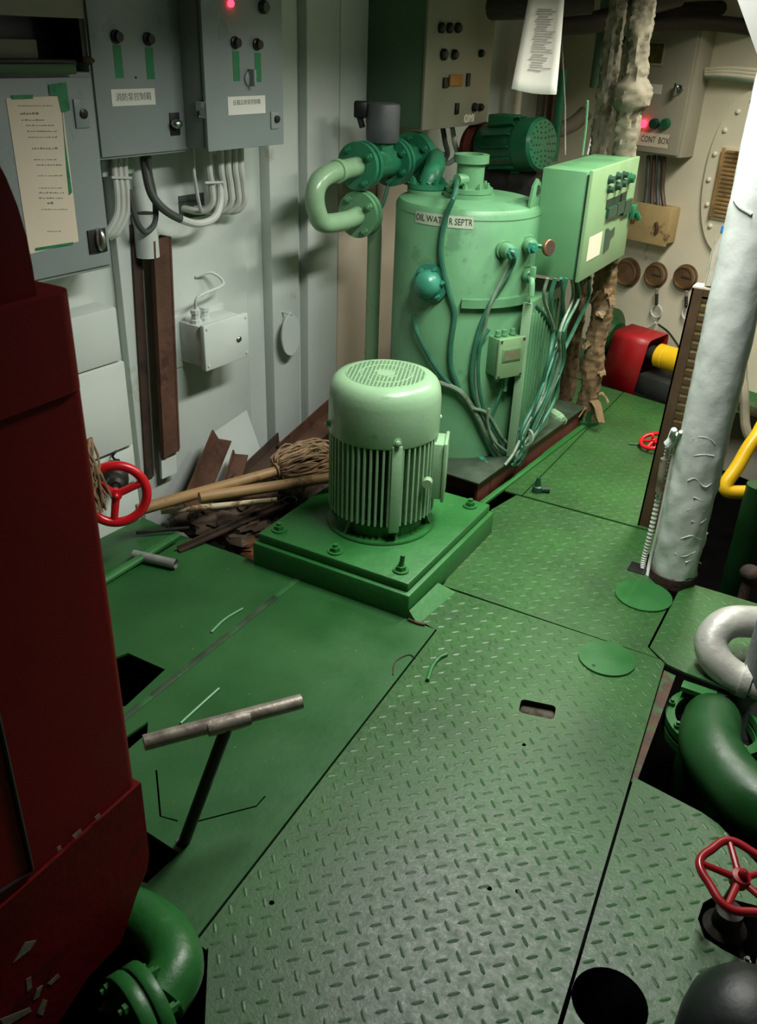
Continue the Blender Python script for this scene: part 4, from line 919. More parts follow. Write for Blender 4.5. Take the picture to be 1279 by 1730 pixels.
# screw caps with tags
for i, (x, y, r_, lb) in enumerate(((1062, 460, .074, 'large brown ring fitting on the far wall, leftmost of three'), (1110, 464, .062, 'round brown gauge on the far wall, middle of three'), (1160, 468, .062, 'round brown gauge on the far wall, rightmost of three'))):
    t = T('wall_gauge', lb, 'gauge', bpoint(x, y + 20, .05))
    m = MB(FWB); bdisc(m, x, y, .0, [(r_ * 1.12, 0), (r_ * 1.12, .012), (r_, .014), (r_, .035), (r_ * .86, .038), (r_ * .82, .032)], 32); P('gauge_case', m, 'brass', t)
    m = MB(FWB); bdisc(m, x, y, .030, [(r_ * .84, 0), (.006, .001)], 28); fc_ = P('gauge_face', m, 'rust_dark' if i == 0 else 'dial', t)
    if i:
        s, z = wb(x, y, .032); m = MB(FWB); m.box((s - .03, -.036, z - .008), (s + .034, -.032, z + .003), .001); P('gauge_pointer', m, 'ink', fc_)
        c = bpoint(x - (1 if i == 1 else -2), y + 62, .02)
        m = MB(); rg = FWB.to_3x3(); m.tube([c + rg @ Vector((math.cos(a) * .034, 0, math.sin(a) * .034)) for a in [j * 2 * PI / 24 for j in range(24)]], .006, 8, closed=True); P('tag_ring', m, 'cable_white', t)
        for k in range(6):
            cc = bpoint(x + .5 * k * (-.3), y + 26 + 4.4 * k, .03); m = MB(); m.ball(cc, .010, 1, 1, 1.2, 8); P('chain_link', m, 'lag_light' if k < 2 else 'steel_dark', t)
# oval manhole cover with louvre
t = T('manhole_cover', 'beige oval manhole cover with domed bolts and a rusty louvre, behind the pillar', 'manhole', bpoint(1240, 420, .02))
cs, cz = wb(1262, 300, .02); hw_, hh_ = .235, .40
ov = []
for i in range(48):
    a = 2 * PI * i / 48; ov.append((hw_ * math.copysign(abs(math.cos(a)) ** .8, math.cos(a)), hh_ * math.copysign(abs(math.sin(a)) ** .95, math.sin(a))))
MM = FWB @ Matrix.Translation((cs, -.002, cz)) @ Matrix.Rotation(PI / 2, 4, 'X')
m = MB(MM); m.prism(ov, 0, .02); P('cover_plate', m, 'wall_beige', t)
for i in range(18):
    a = 2 * PI * i / 18 + .1; m = MB(MM); m.ball((hw_ * .87 * math.cos(a), hh_ * .9 * math.sin(a), .022), .013, 1, 1, .8, 8); P('cover_bolt', m, 'wall_beige', t)
m = MB(MM); m.box((-.155, -.22, .02), (.17, .13, .03), .002); lv = P('louvre_frame', m, 'wall_beige', t)
for k in range(16):
    z = -.205 + k * .0205; m = MB(MM); m.box((-.13, z, .03), (.16, z + .014, .042), .003); P('louvre_slat', m, 'louver', lv)
m = MB(MM); m.box((-.152, -.21, .03), (-.137, .125, .045), .002); P('louvre_edge', m, 'louver', lv)
# cable bundle high on the far wall
for i in range(4):
    m = MB(); m.tube(cat([bpoint(1192, 118 + 4 * i, .05), bpoint(1215, 116 + 5 * i, .06), bpoint(1245, 116 + 6 * i, .05), bpoint(1290, 120 + 6.5 * i, .05), bpoint(1340, 122 + 7 * i, .05)], 4), .011, 8)
    one('wall_cable', ['top', 'second', 'third', 'bottom'][i] + ' pale cable in the flat bundle high on the far wall', 'cable', m, 'cable_pale' if i == 3 else 'wall_beige', group='cables in the bundle on the far wall')
m = MB(); m.tube(cat([bpoint(1045, 552, .02), bpoint(1065, 562, .03), bpoint(1090, 556, .03), bpoint(1108, 545, .03)], 5), .008, 8); one('tag_wire', 'thin pale wire sagging below the wall gauges', 'wire', m, 'cable_white')
m = MB(); m.tube(cat([bpoint(1112, 548, .03), bpoint(1130, 562, .03), bpoint(1150, 590, .03)], 5), .006, 8); one('tag_wire', 'thin dark wire slanting down from the middle wall gauge', 'wire', m, 'steel_dark')

# ------------------------------------------------------------------ lagged pipes
def lagged(name, label, x, y, r, z0, z1, mat, seed, flange_z=None, lean_=(0, 0), mat2=None, zsplit=None):
    t = T(name, label, 'pipe', (x, y, z0)); rn = random.Random(seed)
    def seg(za, zb, mt):
        m = MB(); n = 22; k = max(4, int((zb - za) / .009)); vs = []; fs = []
        for i in range(k + 1):
            z = za + (zb - za) * i / k; rr_ = r
            if flange_z: rr_ += .032 * math.exp(-((z - flange_z) / .05) ** 4)
            for j in range(n):
                a = 2 * PI * j / n; nn = noise.noise(Vector((math.cos(a) * 2 + seed, math.sin(a) * 2, z * 9))) * .014 + noise.noise(Vector((math.cos(a) * 4, math.sin(a) * 4 + seed, z * 60))) * .010
                q_ = rr_ + nn; vs.append((x + lean_[0] * (z - z0) + q_ * math.cos(a), y + lean_[1] * (z - z0) + q_ * math.sin(a), z))
        for i in range(k):
            for j in range(n): fs.append((i * n + j, i * n + (j + 1) % n, (i + 1) * n + (j + 1) % n, (i + 1) * n + j))
        m.raw(vs, fs); P('lagging', m, mt, t, auto=50)
    if zsplit: seg(z0, zsplit, mat); seg(zsplit, z1, mat2)
    else: seg(z0, z1, mat)
    return t
LG = lagged('lagged_pipe', 'upright pipe in flaking brown lagging right of the control box', -1.062, 3.93, .046, .02, 2.2, 'lagging', 1, 1.42, (-.012, 0), mat2='lag_light', zsplit=.85)
lagged('lagged_pipe', 'thinner lagged pipe just left of the flaking brown one', -1.19, 4.0, .036, .02, 2.2, 'lagging', 5, None, (-.012, 0), mat2='lag_light', zsplit=.85)
rn = random.Random(11)
def flap(z, a, L1, L2, mat, parent):
    o = Vector((-1.062 + .046 * math.cos(a), 3.93 + .052 * math.sin(a), z)); d = Vector((math.cos(a), math.sin(a), 0)); tg = Vector((-math.sin(a), math.cos(a), 0))
    vs = []; fs = []; n = 5; k = 4
    for i in range(n):
        for j in range(k):
            u, v = i / (n - 1), j / (k - 1) - .5
            vs.append(o + d * (L1 * u) + tg * (v * L2 * (1 - .3 * u)) + Vector((0, 0, -L1 * .9 * u * u + rn.uniform(-.008, .008))))
    for i in range(n - 1):
        for j in range(k - 1): fs.append((i * k + j, i * k + j + 1, (i + 1) * k + j + 1, (i + 1) * k + j))
    m = MB(); m.raw(vs, fs); p_ = P('lagging_flap', m, mat, parent, auto=0)
    md = p_.modifiers.new('thickness', 'SOLIDIFY'); md.thickness = .004
for (z, a, l1, l2) in ((.13, -.7, .09, .05), (.10, -1.8, .05, .06), (.16, .1, .05, .05), (.62, -.7, .03, .04), (.64, -2.0, .05, .03), (.55, -1.4, .02, .05), (.40, -2.2, .025, .04), (.66, -1.1, .025, .04), (.27, -.4, .02, .05)):
    flap(z, a, l1, l2, 'lagging', LG)
m = MB(); m.lathe([(.065, -.02), (.065, 0), (.05, .002), (.045, .05)], 16, Matrix.Translation((-1.062, 3.93, .02))); P('foot_flange', m, 'deep_green', LG)
# pipes behind the control box
for i, (x, y0, y1, W_, r, mt, lb) in enumerate(((872, 150, 205, 4.6, .02, 'wall_beige', 'short pale pipe beneath the hanging paper'), (905, 160, 330, 4.7, .024, 'lag_light', 'upright pale pipe behind the green pump motor'), (921, 160, 330, 4.65, .022, 'brown_paint', 'upright brown pipe behind the green pump motor'), (936, 175, 300, 4.55, .024, 'pump_green', 'upright green pipe behind the control box'), (1012, -40, 262, 4.4, .04, 'cab_side_green', 'thick dull green upright pipe behind the control box'))):
    a = aw(x + 2, (y0 + y1) / 2, W_); m = MB(); m.cyl((a.x, a.y, .3 if y1 > 300 else a.z - .1), (a.x, a.y, 2.15 if i in (4,) else a.z + .33), r, n=14); one('riser_pipe', lb, 'pipe', m, mt)
m = MB(); m.tube(cat([aw(928, 222, 4.8), aw(950, 218, 4.8), aw(972, 207, 4.8), aw(990, 190, 4.8)], 5), .04, 14); one('bent_pipe', 'pale bent pipe behind the control box', 'pipe', m, 'lag_light')
p = aw(940, 130, 4.5); m = MB(); m.lathe([(.03, -.06), (.03, 0), (.018, .01), (.018, .05), (.035, .06), (.035, .075)], 14, Matrix.Translation(p)); one('brass_valve', 'small brass valve beside the hanging paper', 'valve', m, 'brass')
m = MB(); m.tube(cat([aw(1033, 20, 4.0), aw(1031, 90, 4.0), aw(1033, 170, 4.0), aw(1026, 195, 4.0), aw(1005, 215, 4.0), aw(992, 262, 4.0)], 6), .005, 8); one('hanging_wire', 'thin pale wire hanging down to the control box', 'wire', m, 'cable_white')
m = MB(); m.tube([aw(948, 45, 4.2), aw(955, 180, 4.2), aw(955, 262, 4.2)], .003, 6); one('hanging_string', 'thin straight string hanging behind the paper', 'string', m, 'cable_white')
# overhead pipes
for i, (pts, W_, r, mt, lb) in enumerate((([(1042, 85), (1075, 62), (1110, 30), (1150, 18), (1235, 14)], 4.3, .035, 'pipe_dark', 'dark bent overhead pipe at the top right'), ([(940, 42), (1010, 36), (1080, 12), (1150, -8)], 4.0, .045, 'pipe_dark', 'dark sloping overhead pipe near the ceiling'), ([(585, -6), (700, 8), (860, 12), (1000, 2)], 3.8, .05, 'pipe_dark', 'dull overhead pipe crossing above the instrument cabinet'), ([(1100, 40), (1180, 38), (1260, 45), (1330, 60)], 4.2, .034, 'pipe_dark', 'lower dark overhead pipe at the top right'))):
    m = MB(); m.tube(cat([aw(x, y, W_) for x, y in pts], 6), r, 12); one('overhead_pipe', lb, 'pipe', m, mt)

# hanging paper
t = T('hanging_paper', 'white printed sheet hanging from above in front of the pipes', 'paper', aw(905, 155, 3.35))
cs_ = [aw(897, -25, 3.35), aw(955, -25, 3.35), aw(940, 160, 3.35), aw(864, 150, 3.35)]
vs = []; n = 10
for i in range(n + 1):
    u = i / n; l = cs_[0].lerp(cs_[3], u); r = cs_[1].lerp(cs_[2], u)
    for j in range(7): v = j / 6; vs.append(l.lerp(r, v) + fwd * (.015 * math.sin(v * PI) - .01 * math.sin(u * 3)))
m = MB(); m.raw(vs, [(i * 7 + j, i * 7 + j + 1, (i + 1) * 7 + j + 1, (i + 1) * 7 + j) for i in range(n) for j in range(6)]); sh = P('sheet', m, 'paper', t)
md = sh.modifiers.new('thickness', 'SOLIDIFY'); md.thickness = .001
m = MB(); rr_ = random.Random(9)
for k in range(26):
    u = .22 + k * .024
    if u > .8: break
    l = cs_[0].lerp(cs_[3], u); r = cs_[1].lerp(cs_[2], u)
    v0, v1 = rr_.uniform(.28, .36), rr_.uniform(.6, .85)
    sd = fwd * (-.01 * math.sin(u * 3) - .004)
    a = l.lerp(r, v0) + fwd * .015 * math.sin(v0 * PI) + sd; b = l.lerp(r, v1) + fwd * .015 * math.sin(v1 * PI) + sd
    h = (cs_[3] - cs_[0]).normalized() * .0028
    m.raw([a, b, b + h, a + h], [(0, 1, 2, 3)])
P('print', m, 'ink_soft', t, kind='stuff', auto=0)

# ------------------------------------------------------------------ white pillar and what stands by it
PX, PY, PR = -.358, 2.745, .074
t = T('white_pillar', 'thick round white painted pillar with blistered paint', 'pillar', (PX, PY, 0))
m = MB(); vs = []; fs = []; n = 36; k = 110
for i in range(k + 1):
    z = 0.03 + (2.17) * i / k
    amp = .0065 if z < .5 else .003
    for j in range(n):
        a = 2 * PI * j / n; q_ = PR + amp * noise.noise(Vector((math.cos(a) * 2.5, math.sin(a) * 2.5, z * 16))) + amp * .6 * noise.noise(Vector((math.cos(a) * 6, math.sin(a) * 6, z * 45)))
        vs.append((PX + q_ * math.cos(a), PY + q_ * math.sin(a), z))
for i in range(k):
    for j in range(n): fs.append((i * n + j, i * n + (j + 1) % n, (i + 1) * n + (j + 1) % n, (i + 1) * n + j))
m.raw(vs, fs); pil = P('shaft', m, 'pillar_white', t, auto=60)
m = MB(); m.lathe([(PR + .003, -.01), (PR + .004, .03), (PR - .002, .034)], 32, Matrix.Translation((PX, PY, 0))); P('foot_band', m, 'rust_dark', t)
rn = random.Random(5)
def pilp(x, y, dr=.0):
    d = ray(x, y); R = PR + dr; ox, oy = -PX, -PY; a = d.x ** 2 + d.y ** 2; b = 2 * (ox * d.x + oy * d.y); c = ox * ox + oy * oy - R * R; D = b * b - 4 * a * c
    return CAM + d * ((-b - math.sqrt(max(D, 0))) / (2 * a))
for pts in (((1170, 742), (1185, 738), (1200, 742), (1208, 750)), ((1162, 812), (1175, 808), (1186, 820), (1195, 822), (1210, 808)), ((1170, 770), (1190, 768), (1206, 770)), ((1160, 862), (1175, 858), (1190, 864)), ((1172, 840), (1190, 846), (1206, 836)), ((1150, 910), (1170, 905), (1185, 912), (1196, 900)), ((1140, 935), (1155, 940), (1175, 932)), ((1168, 880), (1182, 884), (1194, 876)), ((1158, 950), (1172, 946), (1184, 952))):
    m = MB(); m.tube(cat([pilp(x, y, -.001) for x, y in pts], 4), .0024, 6); P('paint_blister', m, 'pillar_white', pil)
m = MB(); m.tube(cat([pilp(1240, 335, .003), pilp(1250, 350, .003), pilp(1270, 362, .003)], 4), .004, 6); P('string', m, 'cable_white', t)
# bracket at the head of the pillar
m = MB(); q_ = [ay(x, y, 2.66) for x, y in ((1240, -40), (1246, 0), (1282, 100), (1340, 100), (1340, -40))]
m.raw([tuple(p) for p in q_] + [(p.x, p.y + .012, p.z) for p in q_], [(0, 1, 2, 3, 4), (9, 8, 7, 6, 5)] + [(i, (i + 1) % 5, 5 + (i + 1) % 5, 5 + i) for i in range(5)]); one('knee_bracket', 'pale triangular bracket plate at the head of the pillar', 'bracket', m, 'bracket_grey')
# perforated channel
t = T('perforated_channel', 'brown perforated steel channel standing against the white pillar', 'channel', (-.5, 3.05, 0))
top = .905; ya = 3.05
m = MB(); m.box((-.562, ya - .004, .0), (-.556, ya + .05, top)); m.box((-.562, ya - .004, 0), (-.524, ya + .0, top)); P('plain_flange', m, 'brown_paint', t)
ns = 24
for i in range(ns + 1):
    z0 = .10 + i * (top - .14) / ns; m = MB(); m.box((-.525, ya - .004, z0), (-.482, ya, z0 + .0165)); P('rung', m, 'brown_paint', t)
m = MB(); m.box((-.525, ya - .004, 0), (-.482, ya, .095)); m.box((-.525, ya - .004, top - .03), (-.482, ya, top)); m.box((-.483, ya - .004, 0), (-.465, ya, top)); P('slotted_face', m, 'brown_paint', t)
m = MB(); m.box((-.552, ya + .003, .06), (-.466, ya + .006, top - .03)); P('lining', m, 'slot_olive', t)
m = MB(); m.box((-.562, ya - .004, top), (-.44, ya + .06, top + .005)); P('top_cap', m, 'cab_beige', t)
seen = set()
for ch in t.children:
    if ch.data.name in seen: continue
    seen.add(ch.data.name)
    for v_ in ch.data.vertices: v_.co.x += .027 * v_.co.z
# plastic bottle on top of it
t = T('plastic_bottle', 'clear plastic water bottle with blue cap standing on the perforated channel', 'bottle', (-.478, ya + .03, top + .005))
m = MB(); m.lathe([(.028, 0), (.031, .006), (.031, .05), (.029, .055), (.031, .06), (.031, .11), (.026, .135), (.014, .165), (.012, .18)], 24, Matrix.Translation((-.478, ya + .03, top + .005))); P('bottle_body', m, 'clear_plastic', t)
m = MB(); m.lathe([(.015, .172), (.015, .192), (.013, .195)], 18, Matrix.Translation((-.478, ya + .03, top + .005))); P('bottle_cap', m, 'cap_blue', t)
# conduit at the pillar foot
t = T('flexible_conduit', 'white ribbed conduit running down beside the white pillar', 'conduit', fl(1085, 975))
cp = [pilp(1150, 728, .004) + Vector((-.02, 0, 0)), ay(1132, 745, 2.76), ay(1122, 790, 2.76), ay(1110, 850, 2.76), ay(1098, 905, 2.76), ay(1088, 945, 2.76), fl(1083, 972, -.02)]
pts = cat(cp, 16); m = MB(); m.tube(pts, [.0085 + (.0018 if (i // 1) % 2 else -.0012) for i in range(len(pts))], 10); P('ribbed_hose', m, 'cable_white', t)
m = MB(); m.tube(cat([q_ + Vector((.022, -.008, 0)) for q_ in cp], 6), .006, 8); P('cable', m, 'cable_white', t)
m = MB(); m.tube([ay(1122, 775, 2.745), ay(1113, 830, 2.745)], .012, 10); P('sleeve', m, 'lag_light', t)
m = MB(); m.tube([ay(1146, 735, 2.74), ay(1128, 752, 2.74)], .016, 10); P('elbow_wrap', m, 'wall_white', t)
m = MB(); p = fl(1078, 960); m.box((p.x - .03, p.y - .035, .0005), (p.x + .03, p.y + .03, .003)); one('floor_slot', 'black sheet standing in for the dark floor slot at the conduit foot', 'slot', m, 'black')  # thin black sheet on the deck paints the dark of an open slot

# ------------------------------------------------------------------ pump group behind the coaming
t = T('coupling_guard', 'red sheet metal coupling guard on the far deck', 'guard', (-1.02, 4.75, -.012))
g0 = fl(1063, 650, -.01); 
GM = Matrix.Translation((g0.x, g0.y + .02, -.012)) @ Matrix.Rotation(math.radians(-20), 4, 'Z')
m = MB(GM); prf = [(-.13, 0), (-.075, .25), (-.068, .268), (-.055, .278), (-.03, .283), (.09, .292), (.102, .286), (.108, .27), (.12, 0)]
m.raw([(-.11, y, z) for y, z in prf] + [(.11, y, z) for y, z in prf], [(i, i + 1, len(prf) + i + 1, len(prf) + i) for i in range(len(prf) - 1)])
P('guard_sheet', m, 'red_guard', t); t.children[0].modifiers.new('thickness', 'SOLIDIFY').thickness = .004
t = T('pump_shaft_end', 'yellow painted shaft housing right of the red guard', 'pump', (GM @ Vector((.2, 0, 0))))
m = MB(GM); m.lathe([(.045, .0), (.062, .01), (.062, .05), (.057, .055), (.062, .06), (.062, .16), (.05, .17)], 24, Matrix.Translation((.13, 0, .20)) @ Matrix.Rotation(PI / 2, 4, 'Y')); P('housing', m, 'yellow', t)
m = MB(GM); m.lathe([(.04, -.1), (.045, .05)], 16, Matrix.Translation((.13, 0, .20)) @ Matrix.Rotation(PI / 2, 4, 'Y')); P('shaft', m, 'steel_dark', t)
m = MB(GM); m.box((.09, -.10, 0), (.34, .12, .11), .02); P('bearing_foot', m, 'rubber', t)
t = T('pump_flange', 'dark green round pump casing left of the red guard', 'pump', (GM @ Vector((-.2, 0, 0))))
m = MB(GM); m.lathe([(.12, -.05), (.145, -.04), (.145, 0), (.10, .01), (.08, .06)], 32, Matrix.Translation((-.20, .02, .22)) @ Matrix.Rotation(PI / 2, 4, 'Y')); P('casing', m, 'deep_green', t)
m = MB(GM); m.box((-.26, -.08, 0), (-.13, .10, .12), .01); P('foot', m, 'steel_dark', t)
# small red handwheel peeking out behind the channel
def wheel(name, label, c, nrm, R, tr, nsp, mat, lob=0.0, stem=.12, rot=0.0, hub=.2, cone=0.0):
    t = T(name, label, 'handwheel', c)
    A_ = axisM(c, nrm) @ Matrix.Rotation(rot, 4, 'Z')
    m = MB(); k = 60
    m.tube([A_ @ Vector(((R * (1 + lob * math.cos(nsp * 2 * PI * i / k))) * math.cos(2 * PI * i / k), (R * (1 + lob * math.cos(nsp * 2 * PI * i / k))) * math.sin(2 * PI * i / k), 0)) for i in range(k)], tr, 12, closed=True); P('rim', m, mat, t)
    for i in range(nsp):
        a = 2 * PI * i / nsp + (PI / nsp if lob < 0 else 0)
        m = MB(); m.tube([A_ @ Vector((R * hub * .6 * math.cos(a), R * hub * .6 * math.sin(a), -cone)), A_ @ Vector((R * .98 * math.cos(a), R * .98 * math.sin(a), 0))], [tr * .85, tr * .75], 10); P('spoke', m, mat, t)
    m = MB(); m.lathe([(R * hub, -.014 - cone), (R * hub, .012 - cone), (R * hub * .5, .014 - cone), (R * hub * .45, .026 - cone), (R * hub * .2, .03 - cone)], 16, A_); P('hub', m, mat, t)
    m = MB(); m.cyl(A_ @ Vector((0, 0, -.01 - cone)), A_ @ Vector((0, 0, -stem)), R * hub * .5, n=12); P('stem', m, 'steel_dark', t)
    return t
wheel('handwheel', 'small red handwheel half hidden behind the perforated channel', fl(1104, 745, .04), (-.2, -.3, 1), .055, .009, 5, 'red', 0, .05)
WN = Vector((.72, -.68, .14)).normalized()
wheel('handwheel', 'bright red three-spoke handwheel beside the white wall', ax(196, 835, -1.95), WN, .096, .0155, 3, 'red', 0, .13, rot=.35)
b = ax(196, 835, -1.95) - WN * .12
t = T('globe_valve', 'dark valve bonnet behind the red three-spoke handwheel', 'valve', Vector((b.x, b.y, b.z - .05)))
m = MB(); m.lathe([(.045, -.12), (.045, -.03), (.03, -.02), (.028, .03), (.018, .04)], 18, axisM(b, WN)); P('bonnet', m, 'steel_dark', t)
# hook on the casing
s, z = wl(193, 772, .09); m = MB(FWL); m.tube(cat([(s + .012, -.085, z + .012), (s, -.1, z + .024), (s - .014, -.1, z + .01), (s - .004, -.1, z - .006), (s + .01, -.1, z - .014), (s - .006, -.1, z - .03)], 5), .004, 8); one('wall_hook', 'small black S-shaped hook on the white casing', 'hook', m, 'black')
m = MB(); p = ax(136, 790, -2.0); rn = random.Random(2)
for i in range(60):
    a = rn.uniform(-.5, .5); m.tube(cat([p + Vector((0, rn.uniform(-.06, .06), .08)), p + Vector((rn.uniform(-.02, .05), rn.uniform(-.05, .05), 0)), p + Vector((rn.uniform(-.02, .06), rn.uniform(-.06, .06), -.1 - rn.uniform(0, .06)))], 3), .004, 5)
one('hanging_mop_head', 'frayed brown mop head hanging behind the red machine', 'mop', m, 'mop')

# ------------------------------------------------------------------ pile in the corner: mop, sticks, scrap
t = T('mop', 'string mop with a thick wooden handle lying on the scrap pile', 'mop', fl(350, 830, .1))
h0, h1 = fl(232, 862, .13), fl(478, 793, .16)
m = MB(); m.tube([h0, h0.lerp(h1, .5), h1], [.021, .0205, .019], 14); P('handle', m, 'wood', t)
m = MB(); rn = random.Random(8); dirn = (h1 - h0).normalized(); side = dirn.cross(Vector((0, 0, 1))).normalized(); upd = side.cross(dirn)
for i in range(330):
    a = rn.uniform(0, 2 * PI); r1 = rn.uniform(.35, 1)
    rad = lambda k: side * math.cos(a) * .105 * r1 * k + upd * math.sin(a) * .07 * r1 * k
    L_ = rn.uniform(.13, .24); jit = lambda q_: Vector((rn.uniform(-q_, q_), rn.uniform(-q_, q_), rn.uniform(-q_, q_) * .6))
    m.tube(cat([h1 - dirn * .02 + rad(.2), h1 - dirn * .005 + rad(.75) + jit(.008), h1 + dirn * .05 + rad(1.0) + jit(.014), h1 + dirn * L_ * .7 + rad(.95) + jit(.025), h1 + dirn * L_ + rad(.7) + jit(.03) + Vector((0, 0, -.02))], 3), .0032, 5)
P('strands', m, 'mop', t, kind='stuff')
m = MB(); m.tube([h1 - dirn * .03, h1 + dirn * .03], .03, 14); P('binding', m, 'mop', t)
h0, h1 = fl(337, 841, .19), fl(585, 803, .17); m = MB(); m.tube([h0, h1], [.02, .019], 14); one('wooden_stick', 'round wooden stick lying below the mop handle', 'stick', m, 'wood')
h0, h1 = fl(272, 864, .08), fl(468, 845, .10); m = MB(); m.tube([h0, h1], .011, 10); one('painted_stick', 'thin stick with peeling cream paint on the scrap pile', 'stick', m, 'wood_paint')
h0, h1 = fl(360, 845, .05), fl(470, 835, .07); m = MB(); m.tube([h0, h1], .013, 10); one('brown_stick', 'short dark brown stick under the painted stick', 'stick', m, 'rust')
def angle(name, label, a, b, wd, wd2, mat, up=Vector((0, 0, 1)), th=.006):
    d = (b - a).normalized(); s_ = d.cross(up).normalized(); u_ = s_.cross(d)
    m = MB()
    def slab(o, e1, e2, l1, l2):
        vs = []
        for p in (a, b):
            for (i, j) in ((0, 0), (1, 0), (1, 1), (0, 1)): vs.append(p + e1 * l1 * i + e2 * l2 * j)
        m.raw(vs, [(0, 1, 2, 3), (7, 6, 5, 4), (0, 4, 5, 1), (1, 5, 6, 2), (2, 6, 7, 3), (3, 7, 4, 0)])
    slab(a, s_, u_, wd, th); slab(a, u_, s_, wd2, th)
    return one(name, label, 'scrap', m, mat)
angle('scrap_angle', 'rusty red-brown steel angle leaning on the wall above the sticks', fl(318, 862, .0), wpoint(368, 742, .10), .06, .07, 'rust')
angle('scrap_angle', 'dark rusty plate edge leaning beside the steel angle', fl(370, 850, .0), wpoint(395, 768, .12), .06, .03, 'rust')
angle('scrap_channel', 'long dark steel bar slanting up to the wall corner', fl(320, 892, -.02), fl(470, 748, .06), .07, .05, 'rust_dark')
angle('scrap_channel', 'rusty beam end in the corner behind the motor', fl(470, 772, .02), fl(560, 690, .08), .10, .06, 'rust')
angle('scrap_angle', 'short dark steel angle among the rags', fl(380, 905, -.04), fl(470, 850, .03), .05, .05, 'rust_dark')
angle('scrap_angle', 'thin brown bar across the front of the rags', fl(300, 930, .002), fl(480, 850, .05), .02, .02, 'rust_dark')
for i, (x, y, z, sx_, sy_, sz_, mt, lb) in enumerate(((395, 888, -.02, .14, .10, .05, 'rag', 'crumpled dark rag on the scrap pile by the plinth'), (330, 885, -.04, .10, .06, .05, 'rust_dark', 'dark crumpled scrap sheet at the pile edge near the wall'), (440, 870, -.03, .09, .12, .08, 'rag', 'dark rag lump against the green plinth'), (410, 922, -.06, .07, .05, .04, 'rag_rust', 'rust-brown rag at the floor edge'), (445, 835, -.03, .12, .09, .07, 'rust_dark', 'dark scrap lump behind the rags'), (540, 845, -.10, .11, .11, .10, 'rust_dark', 'dark heap of scrap behind the motor'), (405, 830, -.09, .15, .12, .08, 'rust_dark', 'dark scrap heap under the mop handle'))):
    p = fl(x, y, z); m = MB(); n = 22
    vs = []; fs = []
    for a_ in range(n + 1):
        for b_ in range(n):
            th, ph = PI * a_ / n, 2 * PI * b_ / n; d = Vector((math.sin(th) * math.cos(ph), math.sin(th) * math.sin(ph), math.cos(th)))
            q_ = 1 + .45 * noise.noise(d * 1.8 + Vector((i * 7, 0, 0))) + .25 * noise.noise(d * 5 + Vector((i * 3, 2, 0)))
            vs.append((p.x + d.x * sx_ * q_, p.y + d.y * sy_ * q_, p.z + d.z * sz_ * q_))
    for a_ in range(n):
        for b_ in range(n): fs.append((a_ * n + b_, a_ * n + (b_ + 1) % n, (a_ + 1) * n + (b_ + 1) % n, (a_ + 1) * n + b_))
    m.raw(vs, fs); one('rag' if 'rag' in mt else 'scrap_heap', lb, 'rag' if 'rag' in mt else 'scrap', m, mt, auto=50)
m = MB(); p = fl(490, 845, .03); m.lathe([(.03, -.1), (.03, .0), (.024, .002), (.024, -.04)], 20, Matrix.Translation(p)); one('pipe_socket', 'small green open pipe socket beside the plinth', 'pipe', m, 'deep_green')
# loose pipe piece on the plate
a, b = fl(226, 937, .02), fl(297, 953, .02); t = T('pipe_offcut', 'short bare steel pipe offcut lying on the green plate', 'pipe', a.lerp(b, .5) - Vector((0, 0, .02))); m = MB(); m.tube([a, b], .017, 18, cap=False); m.tube([a, b], .013, 18, cap=False); P('tube_wall', m, 'steel', t)
a, b = fl(170, 985, .012), fl(300, 905, .03); m = MB(); m.tube([a, b], .014, 10); one('green_bar', 'green painted bar lying behind the pipe offcut', 'bar', m, 'plinth_green')
a, b = fl(230, 900, .02), fl(320, 892, .02); m = MB(); m.tube([a, b], .007, 8); one('thin_rod', 'thin dark rod lying near the wall foot', 'rod', m, 'steel_dark')
# T-handled key standing in the hatch
t = T('t_handle_key', 'steel T-handled valve key standing in the floor hatch', 'tool', fl(303, 1446, -.05))
b0_ = fl(303, 1444, -.04); tp = fl(384, 1226, .33)
m = MB(); m.tube([b0_, tp], .0135, 16); P('shaft', m, 'steel_dark', t)
e0, e1 = fl(243, 1255, .335), fl(509, 1185, .335)
m = MB(); m.tube([e0, e1], .0165, 18); hb = P('cross_bar', m, 'steel_worn', t)
m = MB(); d = (e1 - e0).normalized(); c = tp.lerp(e0.lerp(e1, .53), .5); m.tube([c - d * .045, c - d * .02, c + d * .02, c + d * .045], [.0168, .0182, .0182, .0168], 18); P('weld', m, 'steel_worn', hb)
m = MB(); m.tube([b0_, b0_.lerp(tp, .10)], .018, 12); P('socket', m, 'steel_dark', t)
